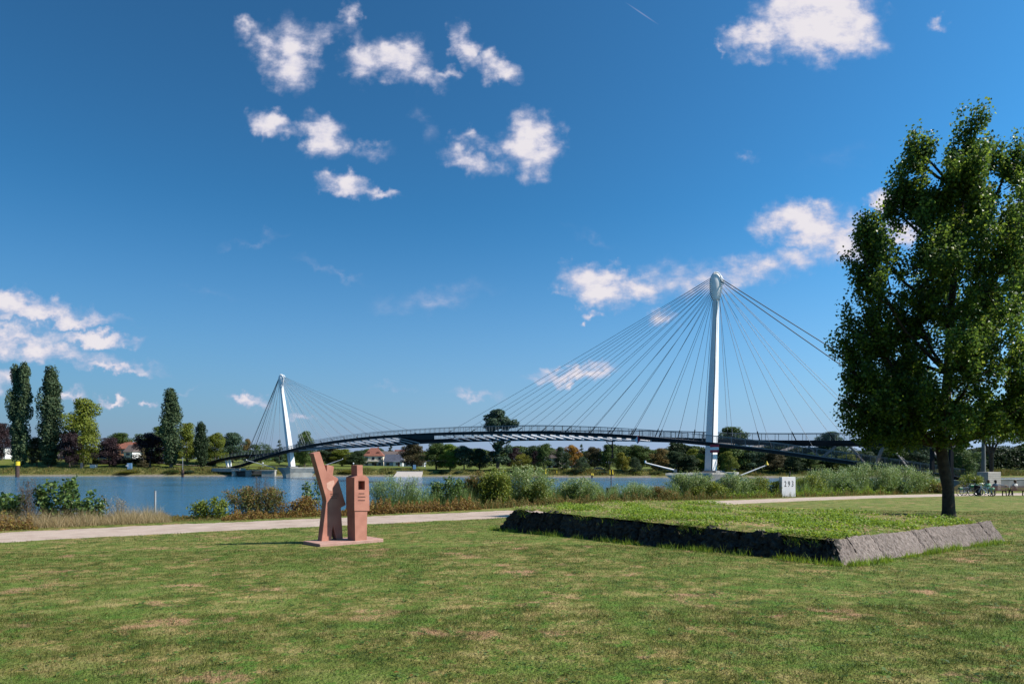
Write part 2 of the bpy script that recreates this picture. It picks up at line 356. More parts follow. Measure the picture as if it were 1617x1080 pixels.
def mat_ground():
    m, nt, n, l, b = newmat('lawn_and_banks'); tc_ = n.new('ShaderNodeTexCoord'); pos = tc_.outputs['Object']
    c = lawn_color(n, l, pos)
    za = n.new('ShaderNodeAttribute'); za.attribute_name = 'zone'; sp = n.new('ShaderNodeSeparateColor'); l.new(za.outputs['Color'], sp.inputs[0])
    def nzz(sc, stops, det=8):
        t = n.new('ShaderNodeTexNoise'); t.inputs['Scale'].default_value = sc; t.inputs['Detail'].default_value = det; t.inputs['Roughness'].default_value = .65; l.new(pos, t.inputs['Vector'])
        r = ramp(n, stops); l.new(t.outputs['Fac'], r.inputs[0]); return r.outputs[0]
    def mx(a, f, bb):
        x = n.new('ShaderNodeMix'); x.data_type = 'RGBA'; l.new(f, x.inputs[0]); l.new(a, x.inputs[6]); l.new(bb, x.inputs[7]); return x.outputs[2]
    c = mx(c, sp.outputs[2], nzz(.12, [(.3, (.075, .105, .02)), (.5, (.12, .145, .03)), (.7, (.16, .16, .045))]))
    c = mx(c, sp.outputs[0], nzz(.35, [(.3, (.07, .075, .02)), (.5, (.16, .13, .04)), (.7, (.24, .19, .09))]))
    c = mx(c, sp.outputs[1], nzz(1.2, [(.3, (.12, .10, .085)), (.7, (.30, .26, .22))]))
    l.new(c, b.inputs['Base Color']); b.inputs['Roughness'].default_value = .95; b.inputs['Specular IOR Level'].default_value = .1
    t = n.new('ShaderNodeTexNoise'); t.inputs['Scale'].default_value = 25; t.inputs['Detail'].default_value = 6; l.new(pos, t.inputs['Vector'])
    bp = n.new('ShaderNodeBump'); bp.inputs['Strength'].default_value = .9; bp.inputs['Distance'].default_value = .05; l.new(t.outputs['Fac'], bp.inputs['Height']); l.new(bp.outputs[0], b.inputs['Normal'])
    return m
def mat_blades():
    m, nt, n, l, b = newmat('lawn_blades'); g = n.new('ShaderNodeNewGeometry'); c = lawn_color(n, l, g.outputs['Position'])
    a = n.new('ShaderNodeAttribute'); a.attribute_name = 'rnd'
    r = ramp(n, [(0, (.5, .5, .45)), (.5, (1.2, 1.2, 1.0)), (.82, (2.0, 2.1, 1.0)), (.9, (3.3, 3.1, 1.6)), (1, (4.6, 3.9, 2.4))], 1); l.new(a.outputs['Fac'], r.inputs[0])
    mx = n.new('ShaderNodeMix'); mx.data_type = 'RGBA'; mx.blend_type = 'MULTIPLY'; mx.inputs[0].default_value = 1; l.new(c, mx.inputs[6]); l.new(r.outputs[0], mx.inputs[7])
    l.new(mx.outputs[2], b.inputs['Base Color']); b.inputs['Roughness'].default_value = .6; b.inputs['Specular IOR Level'].default_value = .25
    tr = n.new('ShaderNodeBsdfTranslucent'); l.new(mx.outputs[2], tr.inputs[0]); ms = n.new('ShaderNodeMixShader'); ms.inputs[0].default_value = .35
    l.new(b.outputs[0], ms.inputs[1]); l.new(tr.outputs[0], ms.inputs[2]); l.new(ms.outputs[0], n['Material Output'].inputs[0]); return m
def mat_water():
    m, nt, n, l, b = newmat('river_water'); b.inputs['Base Color'].default_value = (.028, .12, .22, 1); b.inputs['Roughness'].default_value = .09; b.inputs['IOR'].default_value = 1.33
    tc_ = n.new('ShaderNodeTexCoord'); mp = n.new('ShaderNodeMapping'); mp.inputs['Rotation'].default_value = (0, 0, R(20)); mp.inputs['Scale'].default_value = (.55, 1.15, 1); l.new(tc_.outputs['Object'], mp.inputs[0])
    hs = []
    for sc, det, w in ((.35, 4, .9), (1.6, 7, .55)):
        t = n.new('ShaderNodeTexNoise'); t.inputs['Scale'].default_value = sc; t.inputs['Detail'].default_value = det; t.inputs['Roughness'].default_value = .6; l.new(mp.outputs[0], t.inputs['Vector'])
        k = n.new('ShaderNodeMath'); k.operation = 'MULTIPLY'; k.inputs[1].default_value = w; l.new(t.outputs['Fac'], k.inputs[0]); hs.append(k.outputs[0])
    ad = n.new('ShaderNodeMath'); l.new(hs[0], ad.inputs[0]); l.new(hs[1], ad.inputs[1])
    bp = n.new('ShaderNodeBump'); bp.inputs['Strength'].default_value = 1; bp.inputs['Distance'].default_value = .62; l.new(ad.outputs[0], bp.inputs['Height']); l.new(bp.outputs[0], b.inputs['Normal'])
    wp = n.new('ShaderNodeTexNoise'); wp.inputs['Scale'].default_value = .035; wp.inputs['Detail'].default_value = 5; l.new(mp.outputs[0], wp.inputs['Vector'])   # wind patches
    wr = n.new('ShaderNodeMapRange'); wr.inputs[1].default_value = .35; wr.inputs[2].default_value = .65; wr.inputs[3].default_value = .25; wr.inputs[4].default_value = 1.0; l.new(wp.outputs['Fac'], wr.inputs[0]); l.new(wr.outputs[0], bp.inputs['Strength'])
    return m
def mat_path():
    m, nt, n, l, b = newmat('sandy_gravel'); tc_ = n.new('ShaderNodeTexCoord')
    t = n.new('ShaderNodeTexNoise'); t.inputs['Scale'].default_value = 1.2; t.inputs['Detail'].default_value = 10; t.inputs['Roughness'].default_value = .7; l.new(tc_.outputs['Object'], t.inputs['Vector'])
    r = ramp(n, [(.3, (.33, .24, .185)), (.5, (.45, .345, .28)), (.7, (.54, .42, .345))]); l.new(t.outputs['Fac'], r.inputs[0]); l.new(r.outputs[0], b.inputs['Base Color']); b.inputs['Roughness'].default_value = .95
    t2 = n.new('ShaderNodeTexNoise'); t2.inputs['Scale'].default_value = 30; l.new(tc_.outputs['Object'], t2.inputs['Vector'])
    bp = n.new('ShaderNodeBump'); bp.inputs['Strength'].default_value = .9; bp.inputs['Distance'].default_value = .03; l.new(t2.outputs['Fac'], bp.inputs['Height']); l.new(bp.outputs[0], b.inputs['Normal']); return m
def mat_slab(name, lo, hi, streak=(6, 6, 1.2)):
    m, nt, n, l, b = newmat(name); tc_ = n.new('ShaderNodeTexCoord')
    mp = n.new('ShaderNodeMapping'); mp.inputs['Scale'].default_value = streak; l.new(tc_.outputs['Object'], mp.inputs[0])
    t = n.new('ShaderNodeTexNoise'); t.inputs['Scale'].default_value = 3; t.inputs['Detail'].default_value = 10; t.inputs['Roughness'].default_value = .7; l.new(mp.outputs[0], t.inputs['Vector'])
    vo = n.new('ShaderNodeTexVoronoi'); vo.inputs['Scale'].default_value = 13; mpv = n.new('ShaderNodeMapping'); mpv.inputs['Scale'].default_value = (1, 1, .55); l.new(tc_.outputs['Object'], mpv.inputs[0]); l.new(mpv.outputs[0], vo.inputs['Vector'])
    vr = ramp(n, [(.10, (.32, .30, .30)), (.24, (1, 1, 1))], 1); l.new(vo.outputs['Distance'], vr.inputs[0])
    oi = n.new('ShaderNodeObjectInfo'); r = ramp(n, [(.32, tuple(x * .35 for x in lo)), (.42, lo), (.7, hi)]); l.new(t.outputs['Fac'], r.inputs[0])
    hs = n.new('ShaderNodeHueSaturation'); mr_ = n.new('ShaderNodeMapRange'); l.new(oi.outputs['Random'], mr_.inputs[0]); mr_.inputs[3].default_value = .8; mr_.inputs[4].default_value = 1.2
    l.new(mr_.outputs[0], hs.inputs['Value']); mv = n.new('ShaderNodeMix'); mv.data_type = 'RGBA'; mv.blend_type = 'MULTIPLY'; mv.inputs[0].default_value = .8; l.new(r.outputs[0], mv.inputs[6]); l.new(vr.outputs[0], mv.inputs[7]); l.new(mv.outputs[2], hs.inputs['Color']); l.new(hs.outputs[0], b.inputs['Base Color']); b.inputs['Roughness'].default_value = .95; b.inputs['Specular IOR Level'].default_value = .1
    bp = n.new('ShaderNodeBump'); bp.inputs['Strength'].default_value = 1; bp.inputs['Distance'].default_value = .05; l.new(t.outputs['Fac'], bp.inputs['Height']); l.new(bp.outputs[0], b.inputs['Normal']); return m
MT['ground'] = mat_ground(); MT['blades'] = mat_blades(); MT['water'] = mat_water(); MT['path'] = mat_path()
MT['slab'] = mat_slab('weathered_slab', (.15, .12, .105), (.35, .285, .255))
MT['rubble'] = mat_slab('shade_dark_stone', (.036, .032, .028), (.10, .09, .08), (3, 3, 3))  # shade of the face turned from the sun is put into this dark colour

# ------------------------------------------------------------------ terrain
FBX = [-900, -200, -75, -26, 43, 108, 300, 900]; FBY = [290, 267, 261, 255, 242, 237, 236, 240]
def gz(x, y):
    x = np.asarray(x, float); y = np.asarray(y, float)
    s = -.56 * x + .83 * y
    se = s - 16 * smooth((x - 45) / 30)
    h = 1.75 + .0243 * np.clip(s, 0, 27) + .0148 * np.clip(x - 10, 0, 50)
    near = EYE - h + .02 * np.sin(x * .9 + 1.3) * np.cos(y * .7) * smooth(1 - np.abs(s - 12) / 14)
    near = near - (near + 2.2) * smooth((se - 33.4) / 8)
    yb = np.interp(x, FBX, FBY); t = y - yb
    A = np.interp(x, [-150, -60, 40], [2.9, 2.6, 2.2]); L = np.interp(x, [-150, -125, -80, 0, 60], [7.0, 5.5, 3.9, 3.2, 2.9])
    f = np.where(t < 1.5, np.where(t < 0, t * .2, t * .5), 0)
    f = np.where((t >= 1.5), .75 + (A - .75) * smooth((t - 1.5) / 7), f)
    f = f + (L - A) * smooth((t - 12) / 26) * (t > 12)
    f = np.maximum(f, -2.2)
    return np.where(t > -11, np.maximum(f, near * 0 - 2.2), near)
def ray_ground(px, py):
    """where the line of sight through a pixel meets the ground"""
    k = (px - CX) / F; m = (py - HY) / F
    lo, hi = 3.0, 130.0; d = lo
    while d < hi:
        if EYE - m * d <= float(gz(k * d, d)): break
        d += .05
    return Vector((k * d, d, float(gz(k * d, d))))
def on_ground(px, d, dz=0): x = (px - CX) / F * d; return Vector((x, d, float(gz(x, d)) + dz))
def axis(segs):
    out = []
    for a, b, st in segs: out += list(np.arange(a, b, st))
    return np.array(out + [segs[-1][1]])
X = axis([(-3000, -900, 300), (-900, -300, 30), (-300, -60, 4), (-60, 75, .9), (75, 300, 4), (300, 900, 30), (900, 3000, 300)])
Y = axis([(-400, -40, 40), (-40, 0, 2.5), (0, 105, .9), (105, 225, 5), (225, 320, 1.6), (320, 700, 20), (700, 4000, 300)])
gx, gy = np.meshgrid(X, Y, indexing='ij'); gzv = gz(gx, gy)
V = np.stack([gx, gy, gzv], -1).reshape(-1, 3); ny = len(Y)
ii, jj = np.meshgrid(np.arange(len(X) - 1), np.arange(ny - 1), indexing='ij'); b0 = (ii * ny + jj).ravel()
ground = mesh_np('ground', V, np.stack([b0, b0 + ny, b0 + ny + 1, b0 + 1], 1), MT['ground'], smooth_=True); tag(ground, kind='structure')
xx, yy = V[:, 0], V[:, 1]; se_ = -.56 * xx + .83 * yy - 16 * smooth((xx - 45) / 30); tt = yy - np.interp(xx, FBX, FBY)
Z = np.zeros((len(V), 4), np.float32); Z[:, 3] = 1
Z[:, 0] = np.where(tt < -11, smooth((se_ - 29.8) / 1.5), (tt > 1.2) * (tt < 10) * .85)
Z[:, 1] = np.where((tt > -11) & (tt < 1.1), 1, 0); Z[:, 2] = (tt > 1)
ca = ground.data.attributes.new('zone', 'FLOAT_COLOR', 'POINT'); ca.data.foreach_set('color', Z.ravel())

wtr = MB(); wtr.raw([(-3000, -400, 0), (3000, -400, 0), (3000, 330, 0), (-3000, 330, 0)], [(0, 1, 2, 3)])
tag(wtr.build('river_water', MT['water']), kind='structure')

# gravel path
ne = [(-260, 876), (-120, 865), (0, 857), (165, 848), (330, 839.5), (500, 831.5), (640, 825), (760, 819.5), (860, 814), (1000, 805), (1120, 798), (1250, 791.5), (1380, 786.5), (1500, 783.5), (1617, 782), (1800, 781.5)]
fe = [(-260, 857), (-120, 849), (0, 841), (165, 832.5), (330, 825.5), (500, 818.5), (640, 812.5), (760, 807.5), (860, 803), (1000, 796), (1120, 791), (1250, 786), (1380, 782), (1500, 779.5), (1617, 778.2), (1800, 778)]
A_ = [ray_ground(*p) for p in ne]; B_ = [ray_ground(*p) for p in fe]
def resample(P, n):
    P = np.array([tuple(p) for p in P]); d = np.r_[0, np.cumsum(np.linalg.norm(np.diff(P, axis=0), axis=1))]; t = np.linspace(0, d[-1], n)
    return np.stack([np.interp(t, d, P[:, k]) for k in range(3)], 1)
nP = 420; A2, B2 = resample(A_, nP), resample(B_, nP)
wob = lambda i, ph: .09 * math.sin(i * .31 + ph) + .07 * math.sin(i * .9 + ph) + .06 * math.sin(i * 2.3 + ph * 2) + random.uniform(-.07, .07)
pv = []
for i in range(nP):
    a, b = A2[i], B2[i]; d_ = (b - a) / np.linalg.norm(b - a)
    a = a + d_ * wob(i, 0); b = b + d_ * wob(i, 1.7)
    for k in range(6):
        p = a + (b - a) * k / 5; pv.append((p[0], p[1], float(gz(p[0], p[1])) + .03 - (.035 if k in (0, 5) else 0)))
pf = [(i * 6 + k, (i + 1) * 6 + k, (i + 1) * 6 + k + 1, i * 6 + k + 1) for i in range(nP - 1) for k in range(5)]
tag(mesh_np('gravel_path', pv, pf, MT['path'], smooth_=True), kind='structure')
# pale footpath on the far bank
fp = MB(); pts = [(-150 + i * 3.2, 291 - i * .25 - 4 * math.sin(i * .2)) for i in range(22)]
fp.sweep([Vector((x, y, float(gz(x, y)) + .12)) for x, y in pts], [(-1.3, 0), (1.3, 0), (1.3, .03), (-1.3, .03)])
tag(fp.build('far_footpath', MT['path']), kind='structure')

# ------------------------------------------------------------------ scatter helpers
def unit(n): v = rng.normal(size=(n, 3)); return v / np.linalg.norm(v, axis=1, keepdims=True)
def leaf_quads(P, nrm, L, Wd, long_dir=None):
    """rhombic leaf at every P facing nrm"""
    n = len(P); L = np.broadcast_to(L, (n,))[:, None]; Wd = np.broadcast_to(Wd, (n,))[:, None]
    a = unit(n) if long_dir is None else long_dir
    a = a - nrm * np.sum(a * nrm, 1, keepdims=True); a /= np.linalg.norm(a, axis=1, keepdims=True) + 1e-9
    b = np.cross(nrm, a); fold = nrm * L * .12
    v = np.stack([P - a * L / 2, P + b * Wd / 2 + fold, P + a * L / 2, P - b * Wd / 2 + fold], 1).reshape(-1, 3)
    return v, np.arange(n * 4).reshape(n, 4)
def blades(P, hgt, wid, lean=.35):
    n = len(P); az = rng.uniform(0, 2 * np.pi, n); la = rng.uniform(0, 2 * np.pi, n); k = rng.uniform(0, lean, n) * hgt
    w = np.stack([np.cos(az), np.sin(az), np.zeros(n)], 1) * (wid / 2)[:, None]
    top = P + np.stack([np.cos(la) * k, np.sin(la) * k, hgt], 1)
    return np.stack([P - w, P + w, top], 1).reshape(-1, 3), np.arange(n * 3).reshape(n, 3)

# ------------------------------------------------------------------ stone platform (corner nearest the camera at c0)
c0 = ray_ground(1336, 894); cL = ray_ground(779, 836); cR = ray_ground(1604, 856)
c0.z = cL.z = cR.z = 0
eL = (cL - c0); eR = (cR - c0); LL, LR = eL.length, eR.length; eL.normalize(); eR = Vector((-eL.y, eL.x, 0)) if (Vector((-eL.y, eL.x, 0))).dot(eR) > 0 else Vector((eL.y, -eL.x, 0))
ZT = EYE - 1.47         # height of the stone edge
plat = thing('stone_platform', 'low weathered stone platform with a grassy top and sloping side slabs', 'platform', tuple(c0 + Vector((0, 0, float(gz(c0.x, c0.y))))))
def addp(o): o.parent = plat; o.location = -Vector(plat.location); return o
def rough_block(p0, p1, p2, p3, thick, nseg=6, amp=.02, seed=0):
    """slab whose outer face is p0,p1 (bottom) p2,p3 (top); roughened by noise"""
    r = random.Random(seed); mb = MB(); nrm = (p1 - p0).cross(p3 - p0).normalized()
    n = nseg; v = []; f = []
    for j in range(n + 1):
        for i in range(n + 1):
            a = i / n; b = j / n; p = (p0 * (1 - a) + p1 * a) * (1 - b) + (p3 * (1 - a) + p2 * a) * b
            edge = i in (0, n) or j in (0, n)
            q = p + nrm * (r.uniform(-amp, amp) - (amp * 1.5 if edge else 0)) + (p3 - p0).normalized() * (r.uniform(-amp, amp)) + (p1 - p0).normalized() * (r.uniform(-amp, amp) * .6)
            v.append(q)
    for j in range(n):
        for i in range(n): f.append((j * (n + 1) + i, j * (n + 1) + i + 1, (j + 1) * (n + 1) + i + 1, (j + 1) * (n + 1) + i))
    rim = [i for i in range(n + 1)] + [(j * (n + 1) + n) for j in range(1, n + 1)] + [n * (n + 1) + i for i in range(n - 1, -1, -1)] + [j * (n + 1) for j in range(n - 1, 0, -1)]
    base = len(v); v += [v[i] - nrm * thick for i in rim]; m = len(rim)
    f += [(rim[(k + 1) % m], rim[k], base + k, base + (k + 1) % m) for k in range(m)]; f.append(tuple(base + k for k in range(m)))
    mb.raw(v, f); return mb
def gzv_(p): return float(gz(p.x, p.y))
# right-hand face: big slabs leaning back, each with its joint
insR, insL = .42, .34
w = [.72, .80, .62, .95, .55, .80, 1.05, .70, .62]; tot = sum(w); pos = 0
for i, ww in enumerate(w):
    a, b = pos / tot * (LR + .12), (pos + ww) / tot * (LR + .12); pos += ww; g = .007
    p0 = c0 + eR * (a + g) ; p1 = c0 + eR * (b - g); sk = 0          # joints lean to the left going up
    top_j = random.uniform(-.025, .012)
    p0.z = gzv_(p0) - .12; p1.z = gzv_(p1) - .12
    k0 = a + g - sk * (1 - a / LR * .3); k1 = b - g - sk * (1 - b / LR * .3)
    if i == 0: k0 = insL
    q0 = c0 + eR * k0 + eL * insR; q1 = c0 + eR * k1 + eL * insR; q0.z = q1.z = ZT + top_j
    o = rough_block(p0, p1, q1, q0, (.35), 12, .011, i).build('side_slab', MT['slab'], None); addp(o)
# left-hand face: dark rubble blocks
w = [.55, .8, 1.0, .9, 1.1, .7, 1.0, .8, 1.1, .9, .9, 1.1]; tot = sum(w); pos = 0
for i, ww in enumerate(w):
    a, b = pos / tot * LL, (pos + ww) / tot * LL; pos += ww; g = .02
    p0 = c0 + eL * (a + g); p1 = c0 + eL * (b - g); p0.z = gzv_(p0) - .12; p1.z = gzv_(p1) - .12
    q0 = p0 + eR * insL; q1 = p1 + eR * insL; t_ = random.uniform(-.10, .03); q0.z = ZT + t_ + random.uniform(-.02, .02); q1.z = ZT + t_
    if i == 0: q0 = q0 + eL * (insR - .03); q0.z = ZT
    if i == len(w) - 1: q1 = q1 - eL * .75
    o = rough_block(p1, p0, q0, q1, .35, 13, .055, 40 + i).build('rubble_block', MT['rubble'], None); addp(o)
# hidden back and far faces, turf top
bk = MB(); cs = [c0 + eR * (insL - .03) + eL * (insR + .01), c0 + eR * (LR - .32) + eL * (insR + .01), c0 + eR * (LR - .3) + eL * (LL - .4), c0 + eR * (insL - .03) + eL * (LL - .75)]
bk.raw([Vector((p.x, p.y, gzv_(p) - .2)) for p in cs] + [Vector((p.x, p.y, ZT - .22)) for p in cs], [(0, 1, 5, 4), (1, 2, 6, 5), (2, 3, 7, 6), (3, 0, 4, 7)])
addp(bk.build('core_wall', MT['rubble']))
nu, nv = 34, 54; v = []
for i in range(nu + 1):
    for j in range(nv + 1):
        a, b = i / nu, j / nv; p = cs[0] * (1 - a) * (1 - b) + cs[1] * a * (1 - b) + cs[2] * a * b + cs[3] * (1 - a) * b
        e = min(a, 1 - a) * LR; e2 = min(b, 1 - b) * LL; e = min(e, e2)
        v.append((p.x, p.y, ZT - .035 + .06 * float(smooth(e / .5)) + random.uniform(-.014, .014)))
f = [(i * (nv + 1) + j, (i + 1) * (nv + 1) + j, (i + 1) * (nv + 1) + j + 1, i * (nv + 1) + j + 1) for i in range(nu) for j in range(nv)]
addp(mesh_np('turf_top', v, f, MT['ground'], smooth_=True))

def plat_uv(x, y):
    p = np.stack([x - c0.x, y - c0.y], -1); return p @ np.array([eR.x, eR.y]), p @ np.array([eL.x, eL.y])

# ------------------------------------------------------------------ lawn blades (nobody could count them)
def scatter_view(n, d0, d1, margin=.08):
    d = np.sqrt(rng.uniform(d0 ** 2, d1 ** 2, n)); k = rng.uniform(-.75 - margin, .75 + margin, n); return k * d, d
PA, PB = A2[:, :2], B2[:, :2]
def off_path(x, y, grow=0.0):
    ya = np.interp(x, PA[:, 0], PA[:, 1]) - grow; yb_ = np.interp(x, PB[:, 0], PB[:, 1]) + grow
    return (y < ya) | (y > yb_)
xs, ys = [], []
for n, d0, d1 in ((150000, 4.2, 9), (170000, 9, 17), (130000, 17, 32)):
    x, y = scatter_view(n, d0, d1); xs.append(x); ys.append(y)
x = np.concatenate(xs); y = np.concatenate(ys)
u, v_p = plat_uv(x, y); keep = ~((u > -.02) & (u < LR + .02) & (v_p > -.02) & (v_p < LL + .02)) & off_path(x, y, -.03) & ((-.56 * x + .83 * y) < 33)
x, y = x[keep], y[keep]; P = np.stack([x, y, gz(x, y) - .005], 1)
far = np.clip(y / 10, 1, 3)
clump = np.sin(x * 5.1 + np.sin(y * 3.7) * 2) * np.sin(y * 4.3 + np.sin(x * 2.9) * 2)
h = rng.uniform(.015, .042, len(x)) * (1 + .45 * np.clip(clump, -.6, 1)) * (1 + .12 * (far - 1)); wd = rng.uniform(.004, .009, len(x)) * far ** .8
Vb, Fb = blades(P, h, wd, .9)
tag(mesh_np('lawn_grass', Vb, Fb, MT['blades'], col=rng.uniform(0, 1, len(x)) ** 1.2), 'short worn grass blades across the park lawn', 'grass', kind='stuff')

# small broadleaf weeds and fallen leaves in the lawn
x, y = scatter_view(4200, 4.5, 26); sel = off_path(x, y, .2); u, v_p = plat_uv(x, y); sel &= ~((u > -.1) & (u < LR + .1) & (v_p > -.1) & (v_p < LL + .1)); x, y = x[sel], y[sel]
cl = rng.integers(3, 8, len(x)); xi = np.repeat(x, cl) + rng.normal(0, .035, cl.sum()); yi = np.repeat(y, cl) + rng.normal(0, .035, cl.sum())
P = np.stack([xi, yi, gz(xi, yi) + rng.uniform(.008, .035, len(xi))], 1); nr = unit(len(P)) * .5 + np.array([0, 0, 1]); nr /= np.linalg.norm(nr, axis=1, keepdims=True)
Vq, Fq = leaf_quads(P, nr, rng.uniform(.025, .06, len(P)), rng.uniform(.015, .035, len(P)))
tag(mesh_np('lawn_weeds', Vq, Fq, MT['leaf_green'], col=rng.uniform(.3, 1, len(P))), 'flat broad leaved weeds dotted through the lawn', 'weeds', kind='stuff')
x, y = scatter_view(420, 4.5, 20); P = np.stack([x, y, gz(x, y) + .03], 1); nr = unit(len(P)) * .35 + np.array([0, 0, 1]); nr /= np.linalg.norm(nr, axis=1, keepdims=True)
Vq, Fq = leaf_quads(P, nr, rng.uniform(.03, .06, len(P)), rng.uniform(.02, .04, len(P)))
tag(mesh_np('fallen_leaves', Vq, Fq, MT['leaf_brown'], col=rng.uniform(.2, .9, len(P))), 'dry brown leaves scattered on the lawn', 'leaves', kind='stuff')

# weeds on the platform top and round its foot
def weeds_on_platform():
    n = 110000; u = rng.uniform(.34, LR - .35, n); v_ = rng.uniform(.42, LL - .6, n)
    pat = np.sin(u * 1.7 + np.sin(v_ * 1.1) * 1.5) * np.sin(v_ * 1.3 + np.sin(u * .9) * 2) + .35 * np.sin(u * 5 + v_ * 3)
    k = rng.uniform(-.75, .95, n) < pat; u, v_, pat = u[k], v_[k], pat[k]
    x = c0.x + eR.x * u + eL.x * v_; y = c0.y + eR.y * u + eL.y * v_
    near_edge = np.minimum(u, v_) < .6
    h = rng.uniform(.04, .11, len(x)) * (1 + .7 * np.clip(pat, -.5, 1)) * np.where(near_edge, .8, 1)
    lf = rng.uniform(0, 1, len(x)) < .7
    P = np.stack([x, y, ZT - .02 + np.where(lf, h * rng.uniform(.2, 1.0, len(x)), 0)], 1)
    nr = unit(len(P)) * .8 + np.array([.15, -.15, .8]); nr /= np.linalg.norm(nr, axis=1, keepdims=True)
    Va, Fa = leaf_quads(P[lf], nr[lf], rng.uniform(.035, .085, lf.sum()), rng.uniform(.02, .045, lf.sum()))
    Vz, Fz = blades(P[~lf], h[~lf] * 1.1, rng.uniform(.008, .02, (~lf).sum()), 1.2); Vz = np.concatenate([Vz, Vz[2::3]]); 
    m_ = (~lf).sum(); Fz = np.stack([np.arange(m_) * 3, np.arange(m_) * 3 + 1, np.arange(m_) * 3 + 2, m_ * 3 + np.arange(m_)], 1) + len(Va)
    Va = np.concatenate([Va, Vz]); Fa = np.concatenate([Fa, Fz]); order = np.concatenate([np.where(lf)[0], np.where(~lf)[0]]); x, y, pat = x[order], y[order], pat[order]
    c = np.clip(rng.uniform(0, 1, len(x)) * .75 + .12 - .1 * pat, 0, 1); c = np.where((pat < .15) & (rng.uniform(0, 1, len(x)) < .55), rng.uniform(.9, 1, len(x)), c)
    tag(mesh_np('platform_weeds', Va, Fa, MT['weed'], col=c), 'bright green weeds and straw growing on the stone platform top', 'weeds', kind='stuff')
    m = 9000; k = rng.uniform(0, 1, m)
    side = rng.uniform(0, 1, m) < .6
    a = np.where(side, rng.uniform(0, LL, m), rng.uniform(0, LR, m)); off = -np.abs(rng.normal(0, .12, m)) - .0
    dens = np.sin(a * 2.3) + np.sin(a * 5.9 + 1) > rng.uniform(-1.2, 1.4, m); a, off, side = a[dens], off[dens], side[dens]
    x = np.where(side, c0.x + eL.x * a + eR.x * off, c0.x + eR.x * a + eL.x * off); y = np.where(side, c0.y + eL.y * a + eR.y * off, c0.y + eR.y * a + eL.y * off)
    P = np.stack([x, y, gz(x, y) - .01], 1); h = rng.uniform(.04, .15, len(x)) * (1 + .6 * (rng.uniform(0, 1, len(x)) > .85))
    Va, Fa = blades(P, h, rng.uniform(.01, .02, len(x)), .7)
    tag(mesh_np('foot_grass', Va, Fa, MT['weed'], col=rng.uniform(0, .8, len(x))), 'longer grass tufts along the foot of the stone platform', 'grass', kind='stuff')
weeds_on_platform()
def edge_tufts():
    n = 5200; a = rng.uniform(.3, LL - .8, n); k = (np.sin(a * 1.9) + np.sin(a * 4.7 + 2) + .5 * np.sin(a * 11)) > rng.uniform(.1, 2.4, n); a = a[k]; off = insL + rng.normal(-.02, .07, len(a))
    x = c0.x + eL.x * a + eR.x * off; y = c0.y + eL.y * a + eR.y * off; P = np.stack([x, y, np.full(len(x), ZT - .07) - np.clip(insL - off, 0, .3) * .9], 1)
    Va, Fa = blades(P, rng.uniform(.04, .11, len(x)), rng.uniform(.008, .015, len(x)), 1.4)
    tag(mesh_np('overhanging_grass', Va, Fa, MT['weed'], col=rng.uniform(0, 1, len(x))), 'grass overhanging the top edge of the dark platform wall', 'grass', kind='stuff')
edge_tufts()

# ------------------------------------------------------------------ sculpture
sA = ray_ground(605.5, 855.6) - ray_ground(505, 863.5); sA.z = 0; PLW = sA.length; sA.normalize(); sN = Vector((sA.y, -sA.x, 0))           # along the front, towards the viewer
def plane_pt(O, px, py):
    k = (px - CX) / F; t = (k * O.y - O.x) / (sA.x - sA.y * k); d = O.y + sA.y * t
    return Vector((O.x + sA.x * t, d, EYE + (HY - py) / F * d))
pl0 = ray_ground(505, 863.5)
stat = thing('sandstone_sculpture', 'red sandstone sculpture of two blocky figures on a plinth, left one raising an arm', 'sculpture', tuple(pl0))
def adds(o, par=None):
    o.parent = par or stat
    o.location = -Vector(stat.location) if par is None else (0, 0, 0)
    return o
PT = pl0.z + .075
mb = MB(); a, b = pl0 + sA * 0, pl0 + sA * PLW; dp = -sN * .98
mb.prism([Vector((p.x, p.y, pl0.z - .10)) for p in (a, b, b + dp, a + dp)], Vector((0, 0, .175))); adds(mb.build('plinth', MT['plinth'], bevel=.012))
zc = lambda X_, Y_: (460 + X_ / 5.4, 690 + Y_ / 5.4)                   # pixel of an enlarged detail
def base_pt(px, py):
    d = F * (EYE - PT) / (py - HY); return Vector(((px - CX) / F * d, d, PT))
OL = base_pt(*zc(258, 886)); OR = base_pt(*zc(545, 884.5))
def figure(O, pts, thick, name, mat):
    poly = []
    for X_, Y_ in pts:
        p = plane_pt(O, *zc(X_, Y_)); 
        if Y_ > 870: p.z = PT - .01
        poly.append(p)
    mb = MB(); mb.prism(poly, -sN * thick); return mb.build(name, mat, bevel=.008)
left_pts = [(258, 886), (298, 548), (290, 505), (188, 140), (242, 122), (300, 292), (304, 236), (364, 250), (354, 328), (397, 350), (466, 578), (424, 600), (441, 886), (388, 886), (355, 756), (346, 830), (346, 886)]
fl = figure(OL, left_pts, .24, 'raised_arm_figure', MT['sandstone']); adds(fl); fl['label'] = 'slab figure with one long arm stretched up to the left'
# pale rubbed patch on the chest
mb = MB(); pp = [plane_pt(OL, *zc(*q)) + sN * .004 for q in ((300, 395), (322, 378), (362, 366), (368, 395), (350, 430), (345, 462), (322, 452), (302, 430))]
mb.prism(pp, -sN * .003); o = mb.build('rubbed_patch', MT['sandstone_pale']); o.parent = fl
# right figure: head, torso (with hole), legs as one stone
mb = MB()
def slab(O, pts, front, back):
    poly = [plane_pt(O, *zc(*p)) for p in pts]; 
    for p, q in zip(poly, pts):
        if q[1] > 870: p.z = PT - .01
    mb.prism([p + sN * front for p in poly], -sN * (front + back))
